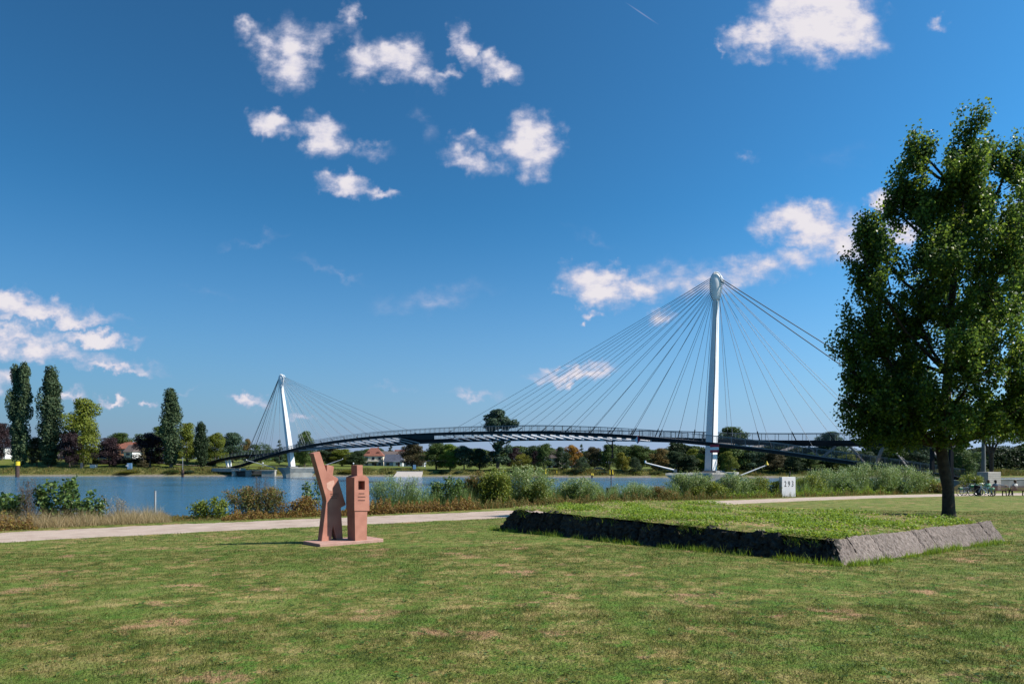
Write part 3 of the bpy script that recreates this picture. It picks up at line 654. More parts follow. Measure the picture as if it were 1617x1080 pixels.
# legs, torso (frame round the square hole) and head, butted end to end
slab(OR, [(545, 890), (643, 890), (648, 628), (541, 628)], 0, .42)
slab(OR, [(535, 628), (664, 628), (660, 448), (535, 448)], .02, .44)
slab(OR, [(535, 448), (568, 448), (568, 373), (535, 345)], .02, .44)
slab(OR, [(624, 448), (660, 448), (656, 352), (624, 373)], .02, .44)
slab(OR, [(535, 345), (568, 373), (624, 373), (656, 352), (628, 326), (600, 322), (570, 326)], .02, .44)
slab(OR, [(568, 326), (616, 322), (614, 238), (566, 240)], -.04, .36)
fr = mb.build('block_figure', MT['sandstone']); adds(fr); fr['label'] = 'upright block figure with a square hole in its chest'
mb = MB(); hp = [plane_pt(OR, *zc(*q)) - sN * .22 for q in ((566, 450), (626, 450), (626, 371), (566, 371))]; mb.prism(hp, -sN * .05); o = mb.build('hole_back', MT['sandstone']); o.parent = fr
def engraving(O, X0, X1, Yc, par, k, off):
    mb = MB(); r = random.Random(k); X_ = X0
    while X_ < X1:
        wch = r.uniform(3.2, 5.2)
        if r.random() < .10: X_ += 2.5; continue
        for (a_, b_) in (((X_, Yc - 5), (X_ + .6, Yc + 5)), ((X_ + wch - 1, Yc - 4), (X_ + wch - 1.4, Yc + 5)), ((X_, Yc + r.choice((-4, 0, 4))), (X_ + wch - 1, Yc + r.choice((-4, 0, 4))))):
            mb.bar(plane_pt(O, *zc(*a_)) + sN * off, plane_pt(O, *zc(*b_)) + sN * off, .006, .006)
        X_ += wch + 1.8
    o = mb.build('engraved_line', MT['engraved']); o.parent = par
for k, (X0, X1, Yc) in enumerate(((572, 622, 481), (566, 624, 509), (567, 626, 538))): engraving(OR, X0, X1, Yc, fr, k, .0215)
for k, (X0, X1, Yc) in enumerate(((332, 400, 484), (336, 396, 500), (340, 392, 518))): engraving(OL, X0, X1, Yc, fl, 9 + k, .0015)

# ------------------------------------------------------------------ bridge
def spline(tab, n):
    T = np.array(tab, float); px = T[:, 0]; q = np.linspace(px[0], px[-1], n)
    out = []
    def cr(x, col):
        i = int(np.clip(np.searchsorted(px, x) - 1, 0, len(px) - 2)); x0, x1 = px[i], px[i + 1]; t = (x - x0) / (x1 - x0)
        m = lambda j: (T[min(j + 1, len(px) - 1), col] - T[max(j - 1, 0), col]) / (px[min(j + 1, len(px) - 1)] - px[max(j - 1, 0)])
        y0, y1, m0, m1 = T[i, col], T[i + 1, col], m(i) * (x1 - x0), m(i + 1) * (x1 - x0)
        return (2 * t ** 3 - 3 * t ** 2 + 1) * y0 + (t ** 3 - 2 * t ** 2 + t) * m0 + (-2 * t ** 3 + 3 * t ** 2) * y1 + (t ** 3 - t ** 2) * m1
    return q, cr
NEAR = [(369,266,739),(387,263,735),(409,258,727),(436,251,719.5),(463,243,712.2),(490,235,706),(518,227,701.2),(560,213,695.8),(600,200,692),(653,185,689),(700,173,687.2),(764,159,685.8),(850,144,685.6),(933,134,688.6),(1000,128,692.6),(1060,122,698),(1120,118,704),(1211,115,714.5),(1285,113.5,725),(1360,112,735.5),(1420,111,744),(1480,110,753),(1520,109,759)]
FARD = [(322,293,738),(345,286,729.5),(372,278,724),(387,273,722),(410,266,721),(436,258,718),(470,248,713),(520,233,709),(560,222,706.8),(600,211,705),(660,193,700.8),(700,183,699),(764,169,697),(850,155,695.5),(933,144,696),(1000,137,697),(1060,132,698.5),(1128,127,701),(1200,122,703.5),(1300,116,704.5),(1390,110,705),(1480,105,706),(1506,103.5,706.5)]
def deck_pt(tab, px):
    _, cr = spline(tab, 2); return at(px, cr(px, 2), cr(px, 1))
def deck_line(tab, px0, px1, n): return [deck_pt(tab, p) for p in np.linspace(px0, px1, n)]
bridge = thing('footbridge', 'white cable-stayed footbridge with two masts and curved twin decks over the river', 'bridge', (-20, 190, 0))
def addb(o, par=None):
    if par is None: o.parent = bridge; o.location = -Vector(bridge.location)
    else: o.parent = par
    return o
def side_vec(tab, px):
    a, b = deck_pt(tab, px - 1), deck_pt(tab, px + 1); t = b - a; t.z = 0; t.normalize(); return Vector((t.y, -t.x, 0))
HWN, THN, HWF, THF = 1.35, .62, 1.35, .95
for nm, tab, hw, th, x0, x1 in (('curved_deck', NEAR, HWN, THN, 369, 1520), ('straight_deck', FARD, HWF, THF, 322, 1506)):
    pts = deck_line(tab, x0, x1, 150)
    mb = MB(); mb.sweep(pts, [(-hw, th * .45), (-hw * .65, 0), (hw * .65, 0), (hw, th * .45), (hw, th), (-hw, th)])
    dk = addb(mb.build(nm, MT['deck_dark']))
    mb = MB(); mb.sweep(pts, [(-hw + .05, th + .004), (hw - .05, th + .004), (hw - .05, th + .05), (-hw + .05, th + .05)]); addb(mb.build('walkway_surface', MT['deck_grey']), dk)
    for sgn in (-1, 1):
        mb = MB(); o_ = sgn * (hw - .04)
        mb.sweep(pts, [(o_ - .05, th + 1.16), (o_ + .05, th + 1.16), (o_ + .05, th + 1.25), (o_ - .05, th + 1.25)])
        for hgt in (.25, .45, .65, .85, 1.02): mb.sweep(pts, [(o_ - .008, th + hgt), (o_ + .008, th + hgt), (o_ + .008, th + hgt + .022), (o_ - .008, th + hgt + .022)], cap=False)
        L_ = 0; last = None
        dense = deck_line(tab, x0, x1, 900)
        for i in range(1, len(dense)):
            L_ += (dense[i] - dense[i - 1]).length
            if last is None or L_ - last >= 2.2:
                last = L_; t = dense[i] - dense[i - 1]; t.z = 0; t.normalize(); sd2 = Vector((t.y, -t.x, 0)); p = dense[i] + sd2 * o_
                mb.box(p + Vector((0, 0, th + .6)), (.07, .07, 1.2), math.atan2(t.y, t.x))
        addb(mb.build('railing', MT['rail']), dk)
    if nm == 'curved_deck':      # thin pale kerb line on the outer edge
        mb = MB(); mb.sweep(deck_line(tab, 1130, 1520, 60), [(hw + .003, th - .12), (hw + .05, th - .12), (hw + .05, th - .02), (hw + .003, th - .02)]); addb(mb.build('edge_pipe', MT['strut_old']), dk)
# struts between the decks
def strut(pn, pf, w, h, mat, zn=.1, zf=.15):
    a = deck_pt(NEAR, pn) - side_vec(NEAR, pn) * HWN * .6 + Vector((0, 0, zn)); b = deck_pt(FARD, pf) + side_vec(FARD, pf) * HWF * .6 + Vector((0, 0, zf))
    mb = MB(); mb.bar(a, b, w, h); return addb(mb.build('strut', mat))
k = 0
for pn in np.arange(470, 628, 12.0): strut(pn, pn + 42, 1.0, .24, MT['strut'], -.10, .15)
for pn in np.arange(696, 1000, 15.0): strut(pn, pn + 40 - (pn - 700) * .02, .85, .24, MT['strut'], -.08, .2)
for pn, pf, mt in ((1120, 1166, 'strut_old'), (1182, 1210, 'strut_old'), (1232, 1260, 'strut_old'), (1300, 1322, 'strut_old'), (1386, 1396, 'strut_old')): strut(pn, pf, .42, .32, MT[mt], .5, 0)
for pn, pf in ((1296, 1277), (1370, 1342), (1440, 1408), (1500, 1470)): strut(pn, pf, .2, .2, MT['strut_old'], .5, .2)
# platform where the decks meet in mid river
mb = MB(); a = [deck_pt(NEAR, p) for p in (632, 650, 668, 686)]; b = [deck_pt(FARD, p) for p in (686, 668, 650, 632)]
poly = [p + Vector((0, 0, .3)) for p in a] + [p + Vector((0, 0, .5)) for p in b]; mb.prism(poly, Vector((0, 0, .3))); addb(mb.build('central_platform', MT['deck_dark']))
# masts
def mast(base_px, base_py, top_px, top_py, d, wb, wt, head, cable_side):
    B = at(base_px, base_py, d); T = at(top_px, top_py, d)
    mid = B.lerp(T, .5) + Vector((.15, 0, 0))
    pr = None; out = []
    for sgn in (-1, 1):
        mb = MB(); v = []
        for t in np.linspace(0, 1, 9):
            c = B.lerp(T, t); bulge = 1 + .10 * math.sin(math.pi * min(1, t * 1.1)); ww = (wb * (1 - t) + wt * t) * bulge; g = .05 + .05 * (1 - t)
            if sgn < 0: sec = [(-g, -ww * .10), (-ww * .5, ww * .28), (-ww * .42, ww * .62), (-g, ww * .42)]
            else: sec = [(g, -ww * .16), (g, ww * .42), (ww * .42, ww * .62), (ww * .56, ww * .22)]
            v += [c + Vector((a_, b_, 0)) for a_, b_ in sec]
        n = 4; f = [(i * n + k, i * n + (k + 1) % n, (i + 1) * n + (k + 1) % n, (i + 1) * n + k) for i in range(8) for k in range(n)] + [(0, 1, 2, 3), (35, 34, 33, 32)]
        mb.raw(v, f); o = mb.build('mast', MT['white_metal'])
        out.append(o)
    return B, T, out
def pylon(base, top, d, wb, wt, hw_px, hh_px, name_lab):
    B, T, limbs = mast(*base, *top, d, wb, wt, None, None)
    py = bpy.data.objects.new('pylon', None); link(py); py.parent = bridge; py.location = -Vector(bridge.location); py['label'] = name_lab
    for o in limbs: o.parent = py
    # head: helmet narrowing down into the shaft, toothed along both edges
    s = d / F; hw, hh = hw_px * s / 2, hh_px * s
    prof = [(0, hw * .50), (.10, hw * .62), (.25, hw * .78), (.42, hw * .90), (.60, hw * .93), (.72, hw * .88), (.83, hw * .72), (.92, hw * .48), (.98, hw * .24), (1, .02)]
    v = []; n = 16
    for t, r_ in prof:
        c = T + Vector((0, .35 * wt, t * hh)) + Vector((-.05 * hw * t, 0, 0))
        for k in range(n):
            an = 2 * math.pi * k / n; v.append(c + Vector((r_ * math.cos(an), r_ * .55 * math.sin(an), r_ * .12 * math.cos(an) * (-1))))
    f = [(i * n + k, i * n + (k + 1) % n, (i + 1) * n + (k + 1) % n, (i + 1) * n + k) for i in range(len(prof) - 1) for k in range(n)] + [tuple(range(n)), tuple(range(len(v) - n, len(v)))]
    mb = MB(); mb.raw(v, f, True); hd = mb.build('pylon_head', MT['white_metal']); hd.parent = py
    anchors = {-1: [], 1: []}
    for i in range(12):
        t = .05 + i * .066; r_ = np.interp(t, [p[0] for p in prof], [p[1] for p in prof])
        for sg in (-1, 1):
            for yy_ in (-.3, .3):
                c = T + Vector((sg * (r_ * .93), .35 * wt + yy_ * r_, t * hh)); mb = MB(); mb.box(c, (.20 * hw, .10 * hw, .42 * hh / 12), 0, 0); o = mb.build('cable_anchor', MT['white_metal']); o.parent = py
                if yy_ < 0: anchors[sg].append(c.copy())
    # raised ridge over the crown of the head
    for dep, crv in ((-.42, ((-.25, .97), (.15, .96), (.5, .88), (.68, .76), (.76, .65), (1.05, .56))), (.35, ((0, 1), (.5, .96), (.9, .88), (1.15, .77), (1.32, .68)))):
        rg = [T + Vector((hw * a_, .35 * wt + hw * dep, hh * (b_ - .02))) for a_, b_ in crv]
        mb = MB(); mb.tube(rg, hw * .11, 8); o = mb.build('head_ridge', MT['white_metal']); o.parent = py
    return B, T, anchors, py, hh
BR, TR, AR, pyR, hR = pylon((1123, 749), (1131.5, 474), 122.5, 2.05, 1.0, 20.5, 46, 'nearer and larger mast on the right')
BL, TL, AL, pyL, hL = pylon((460, 738), (443.5, 607), 249, 2.5, 1.25, 9, 16.5, 'far leaning mast on the left')
def cable(a, b, r, mat=MT['cable'], sag=.012, sock_=False):
    L_ = (b - a).length; pts = [a.lerp(b, t) - Vector((0, 0, sag * L_ * 4 * t * (1 - t) * .25)) for t in np.linspace(0, 1, 7)]
    mb = MB(); mb.tube(pts, r, 5, cap=False); co = addb(mb.build('cable', mat))
    if sock_: mb = MB(); mb.bar(b, b + (a - b).normalized() * 1.6, .16); addb(mb.build('cable_socket', MT['deck_dark']), co)
def fan(tab, side, pxs, anchors, r, hw, th, mat, rails=None):
    n = len(pxs)
    for i, px in enumerate(pxs):
        b = deck_pt(tab, px) + side_vec(tab, px) * side * (hw + .1) + Vector((0, 0, th)); a = anchors[min(len(anchors) - 1, int(round((1 - i / max(1, n - 1)) * (len(anchors) - 1))))]
        cable(a, b, r, mat, sock_=True)
sock = None
fan(NEAR, -1, [699,735,770,808,847,885,925,959,992,1027,1064,1106], AR[-1], .038, HWN, THN, MT['cable'], sock)
fan(FARD, 1, [722,757,793,830,865,903,932,963,1000,1046,1100], AR[-1], .032, HWF, THF, MT['cable'], sock)
fan(FARD, 1, [1390,1322,1260,1203,1154][::1], AR[1][:9], .036, HWF, THF, MT['cable_mid'], sock)
fan(NEAR, -1, [1452,1372,1296,1221,1158], AR[1][:9], .034, HWN, THN, MT['cable_mid'], sock)
fan(NEAR, -1, [653,628,603,580,560,540,521,503,487,474], AL[1], .045, HWN, THN, MT['cable_pale'], sock)
fan(FARD, 1, [640,610,585,562,542,522,505,490], AL[1], .04, HWF, THF, MT['cable_pale'], sock)
fan(NEAR, -1, [385,396,408,421,436], AL[-1][:9], .05, HWN, THN, MT['cable_pale'], sock)
fan(FARD, 1, [394,404,416,429], AL[-1][:9], .045, HWF, THF, MT['cable_pale'], sock)
gr1 = at(1553, 699, 104); gr2 = deck_pt(FARD, 1500) + Vector((0, 0, THF))
cable(TR + Vector((.9, 0, hR * .72)), gr1, .085, sag=.004); cable(TR + Vector((.7, -.6, hR * .62)), gr2, .085, sag=.004)
mb = MB(); g_ = on_ground(1553, 104); mb.tube([Vector((g_.x, g_.y, min(g_.z, 1) - .5)), gr1], [.34, .26], 10); addb(mb.build('tie_down_mast', MT['concrete_dark']))
for g_ in (on_ground(382, 285), on_ground(392, 281)): cable(TL + Vector((-.5, 0, hL * .7)), g_, .11, MT['cable'], sag=.004)
# piers: boat-shaped concrete hulls lying along the stream
def pier(c, l0, l1, ztop, hw, mat, tops=.35):
    uu = Vector((.745, .667, 0)); ww = Vector((-.667, .745, 0)); v = []; secs = []
    for z, sc, dw in ((-1.5, .50, .45), (ztop * .45, .70, .72), (ztop - .3, 1.0, 1.0), (ztop, 1.0, 1.0)):
        for t in np.linspace(0, 1, 9): pass
        ring = []
        for a_, w_ in ((-l0, 0), (-l0 * .75, .62), (-l0 * .35, .95), (0, 1), (l1 * .4, .95), (l1 * .78, .6), (l1, 0), (l1 * .78, -.6), (l1 * .4, -.95), (0, -1), (-l0 * .35, -.95), (-l0 * .75, -.62)):
            ring.append(Vector((c.x, c.y, z)) + uu * a_ * sc + ww * w_ * hw * dw)
        secs.append(ring)
    n = 12; V_ = [p for r_ in secs for p in r_]; f = [(i * n + k, i * n + (k + 1) % n, (i + 1) * n + (k + 1) % n, (i + 1) * n + k) for i in range(3) for k in range(n)] + [tuple(range(3 * n, 4 * n))]
    mb = MB(); mb.raw(V_, f); o = addb(mb.build('pier', mat))
    mb = MB(); mb.box((c.x + .4, c.y, ztop + tops / 2 + .002), (3.4, 3.2, tops), math.atan2(.667, .745), taper=.8); o2 = mb.build('mast_base', MT['concrete_dark']); o2.parent = o
    return uu
pier(BR, 13.8, 8.7, 3.6, 2.6, MT['concrete']); pier(BL, 5.2, 13, 3.6, 3.0, MT['concrete'])
def boom(a, b, lab, cone=False, lamp=True):
    t = thing('warning_boom', lab, 'boom', tuple(a), 0, 'slanted marker booms at the bridge piers'); 
    mb = MB(); mb.tube([Vector((0, 0, 0)), b - a], [.15, .10], 8); mb.build('boom_pole', MT['cable_pale'], t)
    mb = MB(); e = b - a; dn = e.normalized()
    if cone:
        v = [e + Vector((.36 * math.cos(i * math.pi / 4), .36 * math.sin(i * math.pi / 4), .02)) for i in range(8)] + [e + Vector((0, 0, .8))]
        mb.raw(v, [(i, (i + 1) % 8, 8) for i in range(8)] + [tuple(range(8))]); mb.build('top_cone', MT['yellow'], t)
    else: mb.tube([e, e + Vector((0, 0, .35))], .14); mb.build('end_lamp', MT['white'], t)
    mb = MB(); mb.box((0, 0, -.1), (.5, .5, .5)); mb.build('hinge', MT['concrete_dark'], t)
boom(at(1066, 742.5, 112), at(1019, 730.5, 110), 'long grey boom rising left from the near pier, left of the large mast')
boom(at(1168, 751, 128), at(1211, 734, 130), 'grey boom with a yellow cone tip right of the large mast', True)
boom(at(434, 738.5, 246), at(389, 726.5, 244), 'thin pale boom rising left from the far pier under the deck')
boom(at(513, 734.5, 256), at(541, 725, 258), 'thin white boom rising right behind the raised-arm sculpture')
# supports and landings
for px, d, tab in ((363, 280, FARD), (358, 282, FARD)):
    p = deck_pt(tab, px); mb = MB(); g_ = on_ground(px, p.y); mb.bar(Vector((g_.x + .5, g_.y, g_.z - .3)), p + Vector((-.2, 0, .05)), .8, .8); addb(mb.build('support_column', MT['white_metal']))
for px in (1472, 1502):
    p = deck_pt(FARD, px); g_ = on_ground(px, p.y); mb = MB(); mb.box(((p.x), p.y, (min(g_.z, 2.0) - 1.4 + p.z) / 2), (.5, .5, p.z - min(g_.z, 2.0) + 1.3), 0, taper=.9); addb(mb.build('support_column', MT['deck_dark']))
mb = MB(); p = deck_pt(NEAR, 369); mb.prism([p + Vector((-9, 1, -1.4)), p + Vector((1.5, -3, -1.4)), p + Vector((3.5, 3, -1.4)), p + Vector((-6, 6, -1.4))], Vector((0, 0, 1.35))); addb(mb.build('abutment', MT['concrete']))
mb = MB(); p = deck_pt(NEAR, 1520); mb.box((p.x + 3, p.y, p.z - .8), (9, 4, 1.7), -.05); addb(mb.build('abutment', MT['concrete']))
# things that hang on the bridge
p = deck_pt(NEAR, 1015) + side_vec(NEAR, 1015) * (HWN + .25) + Vector((0, 0, -.1))
t = thing('diamond_sign', 'red and white diamond shipping sign hung on the deck edge left of the large mast', 'sign', tuple(p), math.atan2(side_vec(NEAR, 1015).y, side_vec(NEAR, 1015).x) + R(90))
for nm, xs_, mt in (('white_half', (-.62, 0), 'white'), ('red_half', (0, .62), 'red')):
    mb = MB(); mb.prism([Vector((0, 0, -.72)), Vector(((xs_[0] if xs_[0] else xs_[1]), 0, 0)), Vector((0, 0, .72))], Vector((0, .06, 0))); mb.build(nm, MT[mt], t)
mb = MB(); mb.bar((0, .1, -.3), (0, .1, .8), .06); mb.build('bracket', MT['rail'], t)
sv = side_vec(NEAR, 1130); p = deck_pt(NEAR, 1130) + sv * (HWN + .22) + Vector((0, 0, -.35))
t = thing('banded_sign', 'dark red and white banded shipping sign on the deck in front of the large mast', 'sign', tuple(p), math.atan2(sv.y, sv.x) + R(90))
for i, mt in enumerate(('red', 'white', 'red')):
    mb = MB(); mb.box((0, 0, (1 - i) * .46), (1.45, .08, .452)); mb.build('band', MT[mt], t)
p = deck_pt(FARD, 967) + Vector((0, 0, -.1))
t = thing('radar_bracket', 'dark lattice bracket hanging below the deck in mid river', 'bracket', tuple(p))
mb = MB(); mb.bar((0, 0, .1), (0, 0, -3.1), .22); mb.bar((-1.2, 0, -.1), (0, 0, -1.2), .14); mb.bar((-1.3, 0, 0), (.5, 0, 0), .14)
for z in (-1.2, -2.0, -2.8): mb.box((0, 0, z), (.6, .3, .16))
mb.build('bracket_arm', MT['deck_dark'], t); mb = MB(); mb.box((0, 0, -3.2), (.7, .25, .25)); mb.build('sensor', MT['deck_dark'], t)

# ------------------------------------------------------------------ trees
def crown_mesh(kind, seed, nleaf=3600):
    """unit tree 10 m high; returns mesh arrays for the crown"""
    g = np.random.default_rng(seed); lobes = []
    if kind == 'broad':
        for i in range(38):
            th = g.uniform(0, 2 * np.pi); z = g.uniform(.12, .94); env = 3.6 * math.sin(math.pi * min(1, (z - .04) / .94)) ** .55 * (1 - .25 * z)
            rr = env * g.uniform(.35, .95); lobes.append((rr * math.cos(th), rr * math.sin(th), z * 10, g.uniform(.75, 1.35)))
        lobes += [(0, 0, 9.0, .9), (0, 0, 5, 2.2), (0, 0, 7, 1.7)]; vs = .85
    elif kind == 'poplar':
        for i in range(150):
            z = g.uniform(.07, .97); env = 1.15 * min(1, (z + .25) * 1.3) * (1 - max(0, z - .6) / .42) ** .6; th = g.uniform(0, 2 * np.pi); rr = env * g.uniform(.2, .95)
            lobes.append((rr * math.cos(th), rr * math.sin(th), z * 10, g.uniform(.32, .55)))
        vs = 1.7
    elif kind == 'twin':
        for i in range(190):
            sp = g.choice([-1, 1]); z = g.uniform(.07, .98); sep = .62 * min(1, z * 1.6); env = (.85 if sp > 0 else .72) * (1 - max(0, z - .6) / .42) ** .6; th = g.uniform(0, 2 * np.pi); rr = env * g.uniform(.2, .95)
            lobes.append((sp * sep + rr * math.cos(th), rr * math.sin(th), z * (10 if sp > 0 else 9.9), g.uniform(.30, .48)))
        vs = 1.7
    elif kind == 'conifer':
        for i in range(46):
            z = g.uniform(.08, .97); env = 2.3 * (1 - z) ** .8; th = g.uniform(0, 2 * np.pi); rr = env * g.uniform(.3, 1); lobes.append((rr * math.cos(th), rr * math.sin(th), z * 10, .30 + .6 * (1 - z)))
        vs = .7
    elif kind == 'dome':
        for i in range(34):
            th = g.uniform(0, 2 * np.pi); z = g.uniform(.06, .9); env = 4.6 * math.sqrt(max(0, 1 - z * z)); rr = env * g.uniform(.4, .95); lobes.append((rr * math.cos(th), rr * math.sin(th), z * 9.4, g.uniform(.9, 1.4)))
        lobes += [(0, 0, 4, 3), (0, 0, 8.6, 1)]; vs = .9
    elif kind == 'tall':       # airy tree, crown carried high in separate masses
        for i in range(26):
            th = g.uniform(0, 2 * np.pi); z = g.uniform(.66, .93); rr = 2.5 * g.uniform(.2, 1) * math.sin(math.pi * (z - .50) / .46) ** .5; lobes.append((rr * math.cos(th), rr * math.sin(th) * .8, z * 10, g.uniform(.5, .9)))
        for i in range(16):
            th = g.uniform(0, 2 * np.pi); z = g.uniform(.15, .56); rr = 1.7 * g.uniform(.2, 1); lobes.append((rr * math.cos(th) + .4, rr * math.sin(th), z * 10, g.uniform(.45, .8)))
        vs = .9
    lobes = np.array(lobes); wgt = lobes[:, 3] ** 2; idx = g.choice(len(lobes), nleaf, p=wgt / wgt.sum())
    d = g.normal(size=(nleaf, 3)); d /= np.linalg.norm(d, axis=1, keepdims=True)
    r_ = lobes[idx, 3] * g.uniform(.45, 1.08, nleaf) ** .6
    P = lobes[idx, :3] + d * r_[:, None] * np.array([1, 1, vs])
    P[:, 2] = np.clip(P[:, 2], .4, None)
    nr = d + g.normal(0, .55, (nleaf, 3)) + np.array([0, 0, .25]); nr /= np.linalg.norm(nr, axis=1, keepdims=True)
    a = g.normal(size=(nleaf, 3)); a -= nr * np.sum(a * nr, 1, keepdims=True); a /= np.linalg.norm(a, axis=1, keepdims=True); b = np.cross(nr, a)
    L_ = g.uniform(.17, .34, nleaf)[:, None] * (.78 if kind in ('poplar', 'twin', 'conifer') else 1); Wd = L_ * g.uniform(.5, .85, nleaf)[:, None]
    V_ = np.stack([P - a * L_ / 2, P + b * Wd / 2, P + a * L_ / 2, P - b * Wd / 2], 1).reshape(-1, 3)
    lobecol = g.uniform(-.22, .22, len(lobes))[idx]
    return V_, np.arange(nleaf * 4).reshape(-1, 4), np.clip(g.uniform(.1, .9, nleaf) + lobecol, 0, 1)
def trunk_mesh(kind, seed):
    r = random.Random(seed); mb = MB(); top = {'broad': 6.5, 'poplar': 8, 'twin': 7, 'conifer': 9, 'dome': 6, 'tall': 8}[kind]
    pts = [Vector((0, 0, -.3)), Vector((r.uniform(-.05, .05), 0, 1)), Vector((r.uniform(-.15, .15), r.uniform(-.1, .1), top * .45)), Vector((r.uniform(-.2, .2), 0, top))]
    mb.tube(pts, [.26, .19, .14, .04], 7)
    for i in range(7):
        z = top * r.uniform(.28, .8); th = r.uniform(0, 6.28); ln = r.uniform(1, 2.4) * (.35 if kind in ('poplar', 'twin') else 1); b = pts[2].lerp(pts[3], max(0, (z / top - .45) / .55)); b.z = z
        mb.tube([b, b + Vector((math.cos(th) * ln * .5, math.sin(th) * ln * .5, ln * .45)), b + Vector((math.cos(th) * ln, math.sin(th) * ln, ln * .8))], [.08, .05, .02], 5)
    return mb
PROTO = {}
def proto(kind, var):
    if (kind, var) not in PROTO:
        n = {'poplar': 17000, 'twin': 23000, 'broad': 13000, 'dome': 9500, 'conifer': 8500, 'tall': 12000}[kind]
        V_, F_, c_ = crown_mesh(kind, hash_(kind) + var, n); cr = mesh_np('crown', V_, F_, MT['leaf_far'], col=c_)
        tr = trunk_mesh(kind, hash_(kind) * 3 + var).build('trunk', MT['bark_far']); PROTO[(kind, var)] = [cr.data, tr.data]
        bpy.data.objects.remove(cr); bpy.data.objects.remove(tr)
    return PROTO[(kind, var)]
def hash_(s): return sum(ord(c) * (i + 1) for i, c in enumerate(s))
COLS = {'pop': (.060, .088, .040), 'olive': (.125, .145, .018), 'pur': (.036, .020, .024), 'grn': (.062, .096, .022), 'dgrn': (.036, .058, .024), 'lime': (.115, .165, .022), 'yel': (.175, .165, .018), 'aut': (.27, .14, .020), 'red': (.14, .10, .03), 'brn': (.075, .062, .028), 'teal': (.05, .085, .05), 'haz': (.065, .095, .062)}  # haz carries distance haze in the leaf colour
TC = 0
def far_tree(px, top, base, wpx, kind, col, d, label, name='tree', cat='tree', group='trees along the far river bank', z=None):
    global TC
    x = (px - CX) / F * d; zt = EYE + (HY - top) / F * d; zb = float(gz(x, d)) if z is None else z
    H = zt - zb; wid = wpx / F * d; w0 = {'broad': 5.9, 'poplar': 2.75, 'twin': 3.1, 'conifer': 3.9, 'dome': 9.0, 'tall': 5.2}[kind]
    cm, tm = proto(kind, TC % 3); TC += 1
    t = thing(name, label, cat, (x, d, zb), random.uniform(-.4, .4) if kind == 'twin' else random.uniform(0, 6.28), group)
    t.scale = (wid / w0, wid / w0, H / 10)
    c = bpy.data.objects.new('crown', cm); link(c, t); k = random.uniform(.88, 1.14); c.color = (*[q * k * 1.18 for q in COLS[col]], 1)
    o = bpy.data.objects.new('trunk', tm); link(o, t)
    return t
